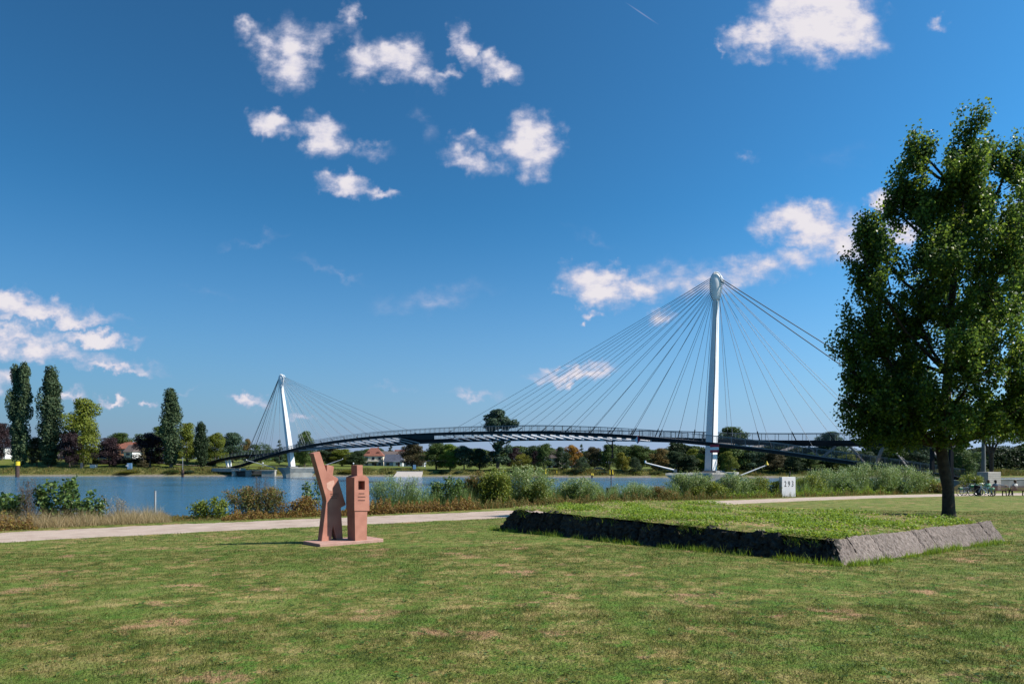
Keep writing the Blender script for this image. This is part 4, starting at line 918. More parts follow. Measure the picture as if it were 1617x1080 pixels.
FT = [
 (3,668,737,34,'broad','pur',300,'dark purple tree cut by the left edge behind the first poplar'),
 (31,577,738,40,'twin','pop',280,'leftmost tall columnar poplar with two merged tops'),
 (58,690,737,26,'broad','brn',284,'small brownish tree squeezed between the two left poplars'),
 (79,583,738,41,'poplar','pop',281,'second tall columnar poplar from the left'),
 (131,627,736,60,'broad','olive',286,'large olive green tree standing right of the two poplars'),
 (110,681,735,34,'broad','pur',279,'dark purple tree just right of the second poplar trunk'),
 (173,691,736,40,'broad','pur',280,'dark purple tree left of the orange walled house'),
 (195,683,726,52,'broad','grn',345,'round green tree rising behind the orange walled house'),
 (237,683,734,46,'broad','pur',283,'dark purple tree left of the lone poplar'),
 (226,706,735,17,'conifer','brn',276,'small olive conifer in front of the purple tree by the white house'),
 (250,672,727,60,'broad','grn',335,'wide green tree behind the lone poplar on its left'),
 (270,616,738,36,'poplar','pop',280,'lone columnar poplar left of the bridge landing'),
 (295,668,737,34,'broad','olive',292,'yellowish green tree directly right of the lone poplar'),
 (318,667,739,27,'poplar','dgrn',280,'narrow dark green tree at the left bridge landing'),
 (340,683,739,34,'broad','olive',290,'yellow green tree right of the narrow dark one at the landing'),
 (367,683,738,44,'broad','teal',300,'broad green tree behind the left end of the straight deck'),
 (389,692,733,18,'broad','red',310,'small orange tinged tree left of the far mast cables'),
 (412,696,734,46,'dome','grn',310,'round green tree seen under the cables left of the far mast'),
 (441,693,734,18,'conifer','teal',300,'slim dark conifer just left of the far mast'),
 (481,680,737,30,'broad','grn',290,'tall green tree just right of the far mast'),
 (508,710,738,40,'broad','dgrn',300,'dark green tree behind the raised stone arm'),
 (540,709,738,40,'broad','olive',300,'olive green tree between the two stone heads'),
 (563,711,738,34,'broad','dgrn',296,'dark green tree left of the red roofed villa'),
 (521,700,736,24,'broad','brn',330,'brownish tree peeking over the deck behind the raised arm'),
 (652,699,741,44,'broad','brn',278,'dark reddish brown tree right of the slate roofed house'),
 (617,703,728,18,'conifer','dgrn',370,'dark conifer poking above the long tiled roof'),
 (599,707,728,20,'broad','teal',370,'small bluish tree behind the red roofed villa'),
 (689,699,741,40,'broad','grn',270,'green tree right of the reddish brown one'),
 (711,700,741,34,'broad','lime',267,'bright light green tree left of the tall airy tree'),
 (733,703,742,34,'broad','teal',266,'bluish green tree next to the bright light green one'),
 (757,708,743,30,'broad','dgrn',266,'low dark green tree at the foot of the tall airy tree'),
 (786,644,744,66,'tall','teal',262,'tall airy tree rising high above the middle of the deck'),
 (811,706,743,26,'broad','pur',268,'purplish tree right of the tall airy tree'),
 (826,714,744,38,'dome','yel',255,'low rounded yellow green tree on the far bank'),
 (838,703,743,34,'broad','dgrn',275,'dark green tree behind the rounded yellow green one'),
 (859,700,744,30,'broad','grn',256,'pointed fresh green tree left of the pink house'),
 (846,712,744,18,'broad','pur',268,'small dark tree between the yellow green and fresh green trees'),
 (888,705,744,26,'broad','dgrn',257,'dark green tree right of the pink house'),
 (903,702,744,27,'broad','aut',262,'tree with glowing orange yellow autumn crown'),
 (918,700,736,17,'conifer','teal',310,'bluish conifer right of the orange yellow tree'),
 (918,719,745,29,'dome','dgrn',250,'low round dark tree below the bluish conifer'),
 (938,705,745,28,'broad','brn',258,'dull brownish green tree left of the hanging radar bracket'),
 (962,702,745,30,'broad','grn',256,'green tree directly under the hanging radar bracket'),
 (983,714,745,24,'broad','yel',252,'small yellow green tree right of the radar bracket'),
 (1009,702,745,44,'broad','grn',262,'wide green tree above the left boom tip'),
 (1003,719,745,27,'dome','dgrn',248,'low dark round tree behind the left boom tip'),
 (1042,707,745,32,'broad','red',256,'tree with reddish yellow top below the diamond sign'),
 (1068,712,746,32,'broad','dgrn',250,'dark rounded tree above the pier left tip'),
 (1071,708,744,28,'broad','olive',275,'olive topped tree behind the dark rounded one left of the mast'),
 (1099,708,746,38,'broad','olive',252,'olive tree touching the left side of the large mast'),
 (1089,718,746,26,'broad','dgrn',246,'dark tree in front of the olive one left of the mast'),
 (1157,674,746,62,'broad','grn',250,'tall green tree rising above the deck right of the large mast'),
 (1150,712,747,30,'broad','olive',240,'low olive tree close behind the large mast foot'),
 (1190,705,746,48,'broad','teal',250,'bluish green tree under the first right hand cables'),
 (1222,713,747,36,'broad','brn',246,'brown green tree above the kilometre board left side'),
 (1252,716,747,34,'broad','dgrn',244,'dark tree directly above the kilometre board'),
 (1280,714,747,34,'broad','grn',246,'green tree just right of the kilometre board'),
 (1309,682,746,56,'broad','teal',262,'tall bluish green tree rising above the straight deck'),
 (1338,717,747,38,'broad','olive',244,'olive tree between the kilometre board and the big tree'),
 (1366,712,747,36,'broad','dgrn',246,'dark green tree under the sloping ramp'),
 (1388,682,746,50,'broad','teal',260,'tall tree rising above the straight deck beside the big tree crown'),
 (1415,706,747,44,'broad','grn',250,'green tree seen through the bridge struts left of the trunk'),
 (1452,697,748,50,'broad','teal',250,'bluish tree directly left of the big tree trunk'),
 (1490,700,748,46,'broad','dgrn',252,'dark tree hidden behind the big tree trunk'),
 (1519,698,750,50,'broad','grn',230,'full green tree right of the big tree trunk'),
 (1540,712,750,34,'broad','teal',235,'smaller green tree left of the lamp post'),
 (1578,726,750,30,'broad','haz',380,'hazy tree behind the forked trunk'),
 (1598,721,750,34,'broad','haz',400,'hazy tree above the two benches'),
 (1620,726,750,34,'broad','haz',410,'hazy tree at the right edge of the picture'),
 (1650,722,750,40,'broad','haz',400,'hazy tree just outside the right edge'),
]
for (px, top, base, wpx, kind, col, d, lab) in FT:
    if px > 1640: continue
    far_tree(px, top, base, wpx, kind, col, d, lab, {'poplar': 'poplar_tree', 'twin': 'poplar_tree', 'conifer': 'conifer_tree'}.get(kind, 'tree'))
FS = [(272,741,753,30,'grn','low green shrub on the far water edge left of the pale thin pole'), (300,742,753,26,'teal','low bluish shrub on the far water edge right of the pale thin pole'),
 (385,742,753,18,'olive','olive shrub on the far bank beneath the left landing'), (419,741,753,20,'grn','green shrub between the quay openings'), (548,741,753,30,'yel','yellow green shrub on the far edge between the two stone figures'),
 (617,744,753,12,'dgrn','small dark shrub at the left end of the stone ramp'), (700,742,754,22,'dgrn','dark shrub on the far edge right of the stone ramp'), (724,743,754,16,'teal','small bluish shrub left of the largest near bush'),
 (952,743,756,22,'teal','grey green shrub on the far edge left of the twin topped pole'), (1005,744,756,20,'olive','olive shrub on the far edge beneath the left boom tip'), (205,743,753,40,'yel','yellowish low shrub under the blue arrow sign'), (1035,744,756,24,'grn','green shrub on the far edge left of the near pier')]
for (px, top, base, wpx, col, lab) in FS:
    x_ = np.interp(px, [0, 1617], [0, 1]); d_ = float(np.interp((px - CX) / F * 252, FBX, FBY)) + 4.5
    far_tree(px, top, base, wpx, 'dome', col, d_, lab, 'far_shrub', 'shrub', 'low shrubs on the far water edge')
# a continuous belt of woodland behind everything (reads as one mass)
def belt(name, lab, x0, x1, y0, dep, n, hgt, colr):
    x = rng.uniform(x0, x1, n); lob = np.sin(x * .13) + .6 * np.sin(x * .31 + 1) + .4 * np.sin(x * .07 + 2)
    top = hgt * (1 + .16 * lob); z = rng.uniform(0, 1, n) ** .6 * top; y = y0 + rng.uniform(-dep, dep, n) * (1 - .5 * (z / top) ** 2)
    z = z * (.55 + .45 * smooth((x + 110) / 60)); P = np.stack([x, y, gz(x, y) + z], 1); nr = unit(n) + np.array([.2, -.5, .4]); nr /= np.linalg.norm(nr, axis=1, keepdims=True)
    Vq, Fq = leaf_quads(P, nr, rng.uniform(.6, 1.2, n), rng.uniform(.4, .8, n)); o = mesh_np(name, Vq, Fq, MT['leaf_far'], col=rng.uniform(.1, .9, n)); o.color = (*colr, 1)
    tag(o, lab, 'woodland', kind='stuff')
belt('distant_woodland', 'distant belt of green woodland behind the bank trees', -330, 110, 390, 14, 90000, 9.6, COLS['grn'])
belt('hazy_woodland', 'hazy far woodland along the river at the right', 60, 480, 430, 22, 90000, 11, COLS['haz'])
belt('bank_thicket', 'dark thicket behind the trees right of the large mast', 62, 215, 266, 7, 60000, 8.4, COLS['dgrn'])

# the big tree on the lawn
def big_tree():
    D = 27.4; b = on_ground(1498, D); t = thing('poplar_tree', 'tall dark leafy poplar with a leaning trunk beside the stone platform', 'tree', tuple(b))
    s = D / F
    def q(px, py, dy=0): p = at(px, py, D) - b; return Vector((p.x, p.y + dy, p.z))
    trunk = [Vector((0, 0, -.2)), q(1498, 805), q(1497, 770), q(1490, 735), q(1486, 705), q(1492, 660, .1), q(1500, 590, .1), q(1503, 500, .1), q(1510, 400, 0), q(1522, 300, 0), q(1532, 225, 0), q(1536, 195, 0)]
    rad = [.31, .235, .205, .21, .20, .20, .17, .14, .11, .08, .04, .015]
    mb = MB(); mb.tube(trunk, rad, 12); tips = []
    r = random.Random(5); g = np.random.default_rng(11)
    lobes = [ # px, py, dy, rx, ry(px), twigs
     (1371,374,0,22,38,45),(1362,440,-.6,36,64,90),(1378,520,.3,48,76,120),(1358,600,0,34,36,60),(1345,636,.2,13,10,14),(1400,650,-.8,60,48,120),(1378,668,.4,44,30,70),(1425,690,.2,60,22,70),(1478,325,.3,20,34,50),(1490,300,-.6,22,34,40),(1350,560,.3,26,40,44),(1452,500,.1,38,50,90),(1425,585,.4,40,40,70),
     (1446,252,0,15,36,34),(1434,290,.3,30,44,60),(1417,318,.5,14,26,22),(1464,250,0,10,34,18),(1445,345,0,26,36,45),(1436,440,-1.2,46,66,115),(1440,540,1.4,66,86,130),(1450,640,1.5,76,60,120),(1460,668,-1.6,78,38,100),
     (1537,222,0,17,40,40),(1512,240,.2,18,46,36),(1520,290,-.6,36,56,100),(1556,330,.9,42,74,115),(1492,385,0,48,62,110),(1500,470,-1.8,76,86,150),(1540,560,-1.4,86,86,150),(1520,650,0,88,56,140),
     (1578,252,.2,13,30,24),(1610,245,.4,28,44,50),(1628,290,-.5,50,46,70),(1590,385,-1.0,56,60,110),(1640,400,-.4,56,60,90),(1610,500,1.0,76,76,130),(1640,600,-.6,78,66,110),(1590,668,-.8,78,38,120),(1640,660,.8,58,42,70),(1480,580,-2.6,66,66,100),(1570,470,2.4,76,96,110),(1490,600,2.6,86,76,100),(1530,420,-2.4,56,66,95),(1575,625,-2.6,66,54,90)]
    PC = []
    for (px, py, dy, rx, ry, n) in lobes:
        c = q(px, py, dy); 
        # limb from the trunk
        zt = max(2.9, c.z - (abs(c.x - .2) * .9 + .6)); k = min(range(len(trunk)), key=lambda i: abs(trunk[i].z - zt)); k = min(k, len(trunk) - 2)
        a = trunk[k]; m = a.lerp(c, .5) + Vector((0, 0, -.25 + .0 * c.x)); m = Vector((a.x + (c.x - a.x) * .55, a.y + (c.y - a.y) * .55, a.z + (c.z - a.z) * .42))
        mb.tube([a, m, c, c + Vector(((c.x - a.x) * .12, 0, ry * s * .6))], [rad[k] * .55, .055, .03, .008], 6)
        for i in range(n // 5):
            dd = g.normal(size=3); dd /= np.linalg.norm(dd); rr = g.uniform(.35, 1.08)
            e = c + Vector((dd[0] * rx * s * rr, dd[1] * (rx * s * .85 + .3) * rr, dd[2] * ry * s * rr))
            o = m.lerp(c, r.uniform(.3, 1.15)); o = o.lerp(e, .25); up_ = Vector((0, 0, .30 + .35 * r.random())); e2 = e + up_
            o2 = o.lerp(e, .55) + Vector((0, 0, -.10)); mb.tube([o, o2, e, e2], [.026, .017, .009, .003], 4, cap=False)
            for q_ in range(7):
                w_ = .30 + .70 * (q_ + r.random()) / 7; p_ = o2.lerp(e, (w_ - .30) / .45) if w_ < .75 else e.lerp(e2, (w_ - .75) / .25)
                PC.append((p_.x, p_.y, p_.z))
    mb.build('trunk', MT['bark'], t)
    PC = np.array(PC); nl = 31; n = len(PC) * nl
    off = g.normal(0, 1, (n, 3)) * np.array([.15, .15, .17]); base = np.repeat(PC, nl, 0); P = base + off
    nr = unit(n) + np.array([.1, 0, .35]); nr /= np.linalg.norm(nr, axis=1, keepdims=True)
    L_ = rng.uniform(.08, .15, n); Vq, Fq = leaf_quads(P, nr, L_, L_ * rng.uniform(.75, 1, n))
    cc = np.clip(np.repeat(g.uniform(-.15, .25, len(PC)), nl) + rng.uniform(0, .8, n), 0, 1)
    mesh_np('crown', Vq, Fq, MT['leaf_big'], t, col=cc)
    print('big tree leaves', n)
big_tree()
# forked tree beyond the benches
def forked():
    d = 78; b = on_ground(1565, d); t = thing('forked_tree', 'dark forked trunk with bright green crown behind the concrete block', 'tree', tuple(b)); mb = MB()
    H = EYE + (HY - 715) / F * d - b.z
    mb.tube([Vector((0, 0, -.2)), Vector((.05, 0, H * .6)), Vector((0, 0, H))], [.27, .22, .26], 9)
    tips = []
    for sx_ in (-1, -.3, .4, 1.1):
        e = Vector((sx_ * 1.9, random.uniform(-1, 1), H + 3.2)); mb.tube([Vector((sx_ * .08, 0, H * .92)), Vector((sx_ * .6, 0, H + 1)), e], [.16, .1, .05], 6); tips.append(e)
    mb.build('trunk', MT['bark'], t); n = 9000; c = rng.uniform(0, 1, n)
    cen = np.array([(-2.2, 0, 2.6), (0, .5, 2.0), (2.3, 0, 2.2), (3.9, .3, 2.9), (1, 0, 4.2), (-1.2, 0, 4.6), (3.2, 0, 4.6)]) + np.array([.6, 0, H]); idx = rng.integers(0, len(cen), n)
    dd = unit(n); P = cen[idx] + dd * rng.uniform(.3, 1, (n, 1)) ** .5 * np.array([1.5, 1.5, 1.2]); nr = dd + rng.normal(0, .6, (n, 3)); nr /= np.linalg.norm(nr, axis=1, keepdims=True)
    Vq, Fq = leaf_quads(P, nr, rng.uniform(.14, .26, n), rng.uniform(.1, .2, n)); mesh_np('crown', Vq, Fq, MT['leaf_yellow'], t, col=c)
forked()

# ------------------------------------------------------------------ shrubs on the near bank
def shrub(name, label, px, d, wpx, toppy, mat, n, L0, asp, stems=14, narrow=False, group='shrubs along the near river bank', plume=False, depth=.8, basez=None, fill=1.0):
    n = int(n * 1.9); L0 *= 1.15; wpx *= 1.12; toppy -= 3
    b = on_ground(px, d); t = thing(name, label, 'shrub', tuple(b), 0, group); s = d / F
    H = EYE + (HY - toppy) * s - b.z; w2 = wpx * s / 2; mb = MB(); g = rng; Ps = []; dirs = []
    per = max(1, n // stems)
    for i in range(stems):
        bx = g.uniform(-.8, .8) * w2; by = g.uniform(-1, 1) * depth * .5; hh = H * g.uniform(.66, 1.02) * (1 - .42 * abs(bx / w2) ** 2.4)
        tip = Vector((bx * 1.15 + g.normal(0, .12) * w2 * .6, by * 1.3 + g.normal(0, .1), hh)); a = Vector((bx * .7, by * .7, -.1)); mid = a.lerp(tip, .5) + Vector((g.normal(0, .05), g.normal(0, .05), .05 * hh))
        mb.tube([a, mid, tip], [.014, .009, .003], 4, cap=False)
        tt_ = g.uniform(.12 if fill else .4, 1, per) ** .8
        pm = np.where(tt_[:, None] < .5, np.array(a) + (np.array(mid) - np.array(a)) * (tt_[:, None] * 2), np.array(mid) + (np.array(tip) - np.array(mid)) * (tt_[:, None] * 2 - 1))
        sp = .5 * w2 / math.sqrt(stems) * 2.0 * (1.2 - .8 * tt_[:, None]); pm = pm + g.normal(0, 1, (per, 3)) * np.concatenate([sp, sp, sp * .5], 1)
        Ps.append(pm)
    P = np.concatenate(Ps); P[:, 2] = np.abs(P[:, 2]); m = len(P)
    nr = unit(m) + np.array([.15, -.1, .4]); nr /= np.linalg.norm(nr, axis=1, keepdims=True)
    ld = None
    if narrow: ld = unit(m) * .6 + np.array([0, 0, 1.0]); nr = unit(m)
    L_ = g.uniform(.6, 1.2, m) * L0; Vq, Fq = leaf_quads(P, nr, L_, L_ * asp, ld)
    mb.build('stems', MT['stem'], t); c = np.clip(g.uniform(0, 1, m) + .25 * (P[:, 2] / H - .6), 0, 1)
    mesh_np('foliage', Vq, Fq, mat, t, col=c); return t
S = shrub
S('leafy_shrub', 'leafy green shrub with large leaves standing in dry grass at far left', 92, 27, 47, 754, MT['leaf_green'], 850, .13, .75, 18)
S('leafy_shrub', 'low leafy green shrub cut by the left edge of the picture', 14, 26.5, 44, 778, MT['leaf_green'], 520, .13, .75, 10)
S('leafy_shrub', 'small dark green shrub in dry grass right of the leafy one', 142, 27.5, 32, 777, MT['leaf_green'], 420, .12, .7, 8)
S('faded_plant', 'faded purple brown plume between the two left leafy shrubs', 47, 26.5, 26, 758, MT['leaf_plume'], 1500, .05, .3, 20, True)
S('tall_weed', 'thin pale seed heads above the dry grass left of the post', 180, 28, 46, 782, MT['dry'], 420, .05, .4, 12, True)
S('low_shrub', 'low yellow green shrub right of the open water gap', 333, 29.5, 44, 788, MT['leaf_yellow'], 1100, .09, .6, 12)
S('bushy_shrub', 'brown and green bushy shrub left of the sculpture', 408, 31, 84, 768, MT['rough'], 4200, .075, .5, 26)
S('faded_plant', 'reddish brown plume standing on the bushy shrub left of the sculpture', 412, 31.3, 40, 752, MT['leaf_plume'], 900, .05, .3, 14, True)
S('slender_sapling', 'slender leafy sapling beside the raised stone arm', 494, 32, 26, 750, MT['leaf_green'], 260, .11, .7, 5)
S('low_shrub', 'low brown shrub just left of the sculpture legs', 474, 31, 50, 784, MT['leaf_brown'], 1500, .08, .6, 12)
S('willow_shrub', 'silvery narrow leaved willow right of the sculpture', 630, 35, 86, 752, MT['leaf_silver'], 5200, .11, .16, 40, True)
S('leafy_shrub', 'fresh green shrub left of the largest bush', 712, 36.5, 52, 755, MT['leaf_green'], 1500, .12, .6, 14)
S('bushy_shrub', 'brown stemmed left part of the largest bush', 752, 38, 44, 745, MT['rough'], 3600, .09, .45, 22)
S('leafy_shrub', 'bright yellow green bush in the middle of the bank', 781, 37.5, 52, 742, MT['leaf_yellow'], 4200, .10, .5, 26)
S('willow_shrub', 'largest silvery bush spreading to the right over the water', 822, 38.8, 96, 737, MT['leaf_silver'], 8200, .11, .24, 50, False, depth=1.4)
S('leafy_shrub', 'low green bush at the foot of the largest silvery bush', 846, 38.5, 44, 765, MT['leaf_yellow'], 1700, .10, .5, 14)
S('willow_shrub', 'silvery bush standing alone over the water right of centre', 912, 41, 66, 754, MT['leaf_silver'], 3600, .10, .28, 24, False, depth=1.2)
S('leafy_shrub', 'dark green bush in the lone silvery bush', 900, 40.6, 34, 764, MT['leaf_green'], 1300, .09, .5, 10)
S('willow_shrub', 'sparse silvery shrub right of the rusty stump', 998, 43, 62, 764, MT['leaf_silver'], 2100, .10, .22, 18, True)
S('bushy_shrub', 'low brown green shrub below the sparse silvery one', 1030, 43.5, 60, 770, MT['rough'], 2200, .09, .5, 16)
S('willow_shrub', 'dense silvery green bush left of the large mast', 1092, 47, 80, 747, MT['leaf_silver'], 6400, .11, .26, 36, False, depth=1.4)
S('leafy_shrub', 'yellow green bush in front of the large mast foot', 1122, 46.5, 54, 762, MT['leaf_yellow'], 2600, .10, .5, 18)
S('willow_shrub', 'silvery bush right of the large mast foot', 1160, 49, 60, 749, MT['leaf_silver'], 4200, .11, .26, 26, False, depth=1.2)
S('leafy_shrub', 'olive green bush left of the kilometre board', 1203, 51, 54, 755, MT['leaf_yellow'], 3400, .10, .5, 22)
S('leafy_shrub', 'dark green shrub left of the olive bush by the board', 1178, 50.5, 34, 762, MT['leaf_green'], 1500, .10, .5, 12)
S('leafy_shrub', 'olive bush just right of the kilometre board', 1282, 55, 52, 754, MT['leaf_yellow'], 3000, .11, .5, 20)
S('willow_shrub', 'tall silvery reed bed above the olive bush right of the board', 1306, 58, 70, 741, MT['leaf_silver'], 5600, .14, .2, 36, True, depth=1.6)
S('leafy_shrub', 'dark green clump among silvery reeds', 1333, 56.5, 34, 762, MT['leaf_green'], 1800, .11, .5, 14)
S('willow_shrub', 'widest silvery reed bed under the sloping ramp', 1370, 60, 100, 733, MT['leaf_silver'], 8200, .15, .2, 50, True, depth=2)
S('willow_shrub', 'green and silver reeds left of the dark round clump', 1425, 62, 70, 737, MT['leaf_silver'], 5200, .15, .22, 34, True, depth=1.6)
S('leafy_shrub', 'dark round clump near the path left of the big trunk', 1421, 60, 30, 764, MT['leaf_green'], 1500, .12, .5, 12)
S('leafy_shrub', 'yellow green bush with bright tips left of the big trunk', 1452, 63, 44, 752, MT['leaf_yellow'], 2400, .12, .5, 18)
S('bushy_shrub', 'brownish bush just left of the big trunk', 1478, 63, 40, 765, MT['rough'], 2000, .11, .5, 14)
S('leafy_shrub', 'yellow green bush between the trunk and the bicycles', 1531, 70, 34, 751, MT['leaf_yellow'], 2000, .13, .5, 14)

def strip_s(x, y): return -.56 * x + .83 * y
def band(name, lab, cat, px0, px1, s0, s1, n, h0, h1, wd, mat, leafy=False, crng=(0, 1), lean=.5):
    px = rng.uniform(px0, px1, n); s_ = rng.uniform(s0, s1, n); k = (px - CX) / F; dd = s_ / (.83 - .56 * k); x = k * dd
    se2 = 16 * smooth((x - 45) / 30); dd = (s_ + se2 * .0) / (.83 - .56 * k); x = k * dd; y = dd
    lump = .6 + .4 * np.sin(px * .11 + np.sin(px * .043) * 3) * np.sin(px * .29) + .15 * np.sin(px * .9); hh = rng.uniform(h0, h1, n) * np.clip(lump, .35, 1.2)
    ed = np.minimum(px - px0, px1 - px) / 18; hh = hh * np.clip(ed, .25, 1)
    P = np.stack([x, y, gz(x, y) - .02], 1)
    if leafy:
        P[:, 2] += hh * rng.uniform(.05, 1, n); nr = unit(n) + np.array([.1, -.1, .5]); nr /= np.linalg.norm(nr, axis=1, keepdims=True); L_ = rng.uniform(.6, 1.3, n) * wd; Vq, Fq = leaf_quads(P, nr, L_, L_ * .6)
    else: Vq, Fq = blades(P, hh, rng.uniform(.5, 1.4, n) * wd, lean)
    o = mesh_np(name, Vq, Fq, mat, col=rng.uniform(*crng, n)); tag(o, lab, cat, kind='stuff'); return o
band('dry_grass', 'tall straw coloured dry grass on the left bank edge', 'grass', -120, 272, 30.3, 33.6, 30000, .18, .80, .011, MT['dry'], lean=1.2)
band('bramble_cover', 'rusty brown brambles at the left edge of the bank', 'brambles', -120, 60, 29.8, 31.5, 7000, .3, .85, .07, MT['leaf_brown'], True)
band('short_rough_grass', 'low rough grass along the bank beside the open water gap', 'grass', 255, 480, 30.8, 33.6, 12000, .05, .22, .022, MT['rough'])
band('bramble_hedge', 'long low orange brown bramble strip right of the sculpture', 'brambles', 540, 760, 29.6, 32.2, 22000, .35, .80, .085, MT['leaf_brown'], True, (0, .95))
band('bramble_hedge', 'brown bramble strip left of the sculpture', 'brambles', 350, 540, 29.9, 32.0, 9000, .2, .55, .075, MT['leaf_brown'], True)
band('rough_cover', 'low brown and green undergrowth below the bank shrubs in the centre', 'undergrowth', 740, 1150, 30.2, 33.2, 30000, .3, .75, .09, MT['rough'], True)
band('rough_cover', 'olive undergrowth along the bank on both sides of the kilometre board', 'undergrowth', 1130, 1500, 30.6, 34.0, 36000, .4, 1.0, .10, MT['weed'], True, (0, .75))
band('rough_grass', 'rough grasses mixed into the bank undergrowth', 'grass', 560, 1490, 30, 33.5, 30000, .2, .8, .03, MT['rough'])
band('reed_strip', 'pale green reeds filling the gaps between the bank shrubs', 'reeds', 600, 760, 31.4, 33.6, 9000, .6, 1.5, .016, MT['leaf_silver'], lean=.5)
band('reed_strip', 'continuous pale green reeds along the central bank', 'reeds', 740, 1230, 31.6, 34.2, 42000, .5, 1.35, .020, MT['leaf_silver'], lean=.5)
band('reed_strip', 'tall pale green reeds under the sloping ramp', 'reeds', 1225, 1500, 31.6, 35.5, 40000, .7, 1.9, .028, MT['leaf_silver'], lean=.5)
# far bank rough grass and rushes
n = 60000; x = rng.uniform(-230, 240, n); yb = np.interp(x, FBX, FBY); t_ = rng.uniform(2, 12, n); y = yb + t_
lump = .5 + .5 * np.sin(x * .35 + np.sin(x * .13) * 4); P = np.stack([x, y, gz(x, y) - .05], 1); Vb, Fb = blades(P, rng.uniform(.15, .9, n) * (.4 + lump), rng.uniform(.15, .4, n), .6)
tag(mesh_np('far_bank_grass', Vb, Fb, MT['rough'], col=np.clip(rng.uniform(0, .6, n) + .3 * (lump - .5), 0, 1)), 'rough grasses and rushes along the far water edge', 'grass', kind='stuff')

# ------------------------------------------------------------------ riverside furniture, near bank
# kilometre board
d = 54.4; b = ray_ground(1243, 784.5); d = b.y; s = d / F
t = thing('kilometre_board', 'white kilometre board with black number 293 beside the path', 'sign', (b.x, b.y, b.z), R(14))
mb = MB(); wB, hB = 24.5 * s, 31.5 * s; mb.box((0, 0, hB / 2), (wB, .38, hB)); mb.build('board', MT['white'], t, bevel=.01)
cu = bpy.data.curves.new('number', 'FONT'); cu.body = '293'; cu.size = 13.5 * s; cu.align_x = 'CENTER'; cu.align_y = 'CENTER'; cu.extrude = .004; cu.space_character = 1.6
to = bpy.data.objects.new('number', cu); link(to); bpy.context.view_layer.update(); me = bpy.data.meshes.new_from_object(to.evaluated_get(bpy.context.evaluated_depsgraph_get())); bpy.data.objects.remove(to)
me.materials.clear(); me.materials.append(MT['black']); no = bpy.data.objects.new('number', me); link(no, t); no.rotation_euler = (R(90), 0, 0); no.location = (.02, -.196, hB * .65); no.scale = (.60, .92, 1)
b = on_ground(1263, 54.6); t = thing('small_sign', 'small blank white sign low in the bushes right of the kilometre board', 'sign', tuple(b), R(8))
mb = MB(); mb.box((0, 0, .60), (.36, .03, .36)); mb.build('sign_panel', MT['white'], t); mb = MB(); mb.tube([(0, .04, -.1), (0, .04, .75)], .025); mb.build('post', MT['post'], t)
b = on_ground(245, 31.5); t = thing('steel_post', 'plain grey steel post at the end of the dry grass', 'post', (b.x, b.y, b.z))
mb = MB(); zt = EYE + (HY - 776) / F * b.y - b.z; mb.tube([(0, 0, -.2), (0, 0, zt)], .045, 12); mb.build('shaft', MT['post'], t); mb = MB(); mb.tube([(0, 0, zt), (0, 0, zt + .03)], .052, 12); mb.build('cap', MT['post'], t)
# navigation mark and stump standing in the shallows
b = Vector(((965 - CX) / F * 52, 52, -.5)); t = thing('yellow_channel_mark', 'thin dark pole with double yellow topmark in the water', 'marker', tuple(b))
zt = EYE + (HY - 741) / F * 52 + .5; mb = MB(); mb.tube([(0, 0, 0), (0, 0, zt)], .035, 8); mb.build('pole', MT['rust'], t)
for sx_ in (-.13, .13):
    mb = MB(); mb.tube([(sx_ * .8, 0, zt - .36), (sx_ * .8, 0, zt - .02)], [.065, .03], 8); mb.build('topmark', MT['yellow'], t)
for px, lab, hh, dd_, rr in ((969, 'rusty square stump right of the thin yellow topped pole', 770, 50, .20), (960, 'slim rusty stump left of the thin yellow topped pole', 771, 50.5, .12)):
    b = Vector(((px - CX) / F * dd_, dd_, -.5)); zt = EYE + (HY - hh) / F * dd_ + .5; t = thing('mooring_stump', lab, 'post', tuple(b)); mb = MB(); mb.box((0, 0, zt / 2), (rr * 2, rr * 2, zt)); mb.build('pile', MT['rust'], t, bevel=.02); mb = MB(); mb.box((0, 0, zt + .03), (rr * 2.3, rr * 2.3, .06)); mb.build('pile_cap', MT['rust'], t)
# benches
BD = 57.0
def bench(px, label):
    b = on_ground(px, BD); t = thing('park_bench', label, 'bench', tuple(b), R(3), 'benches facing the river')
    mb = MB()
    for i in range(4): mb.box((0, -.30 + .02 * i, .50 + i * .10), (1.62, .035, .075), 0, R(-10))
    mb.build('backrest', MT['wood'], t)
    mb = MB()
    for i in range(4): mb.box((0, -.18 + i * .11, .44), (1.62, .085, .04))
    mb.build('seat', MT['wood'], t)
    for sx_ in (-.6, .6):
        mb = MB(); mb.box((sx_, -.22, .3), (.06, .06, .66), 0, R(-8)); mb.box((sx_, .16, .2), (.06, .06, .44)); mb.box((sx_, -.03, .40), (.05, .42, .035)); mb.build('leg', MT['black'], t)
    return b
b1 = bench(1574.5, 'left park bench with two people seated, seen from behind'); b2 = bench(1606.5, 'right park bench at the picture edge with one person seated')
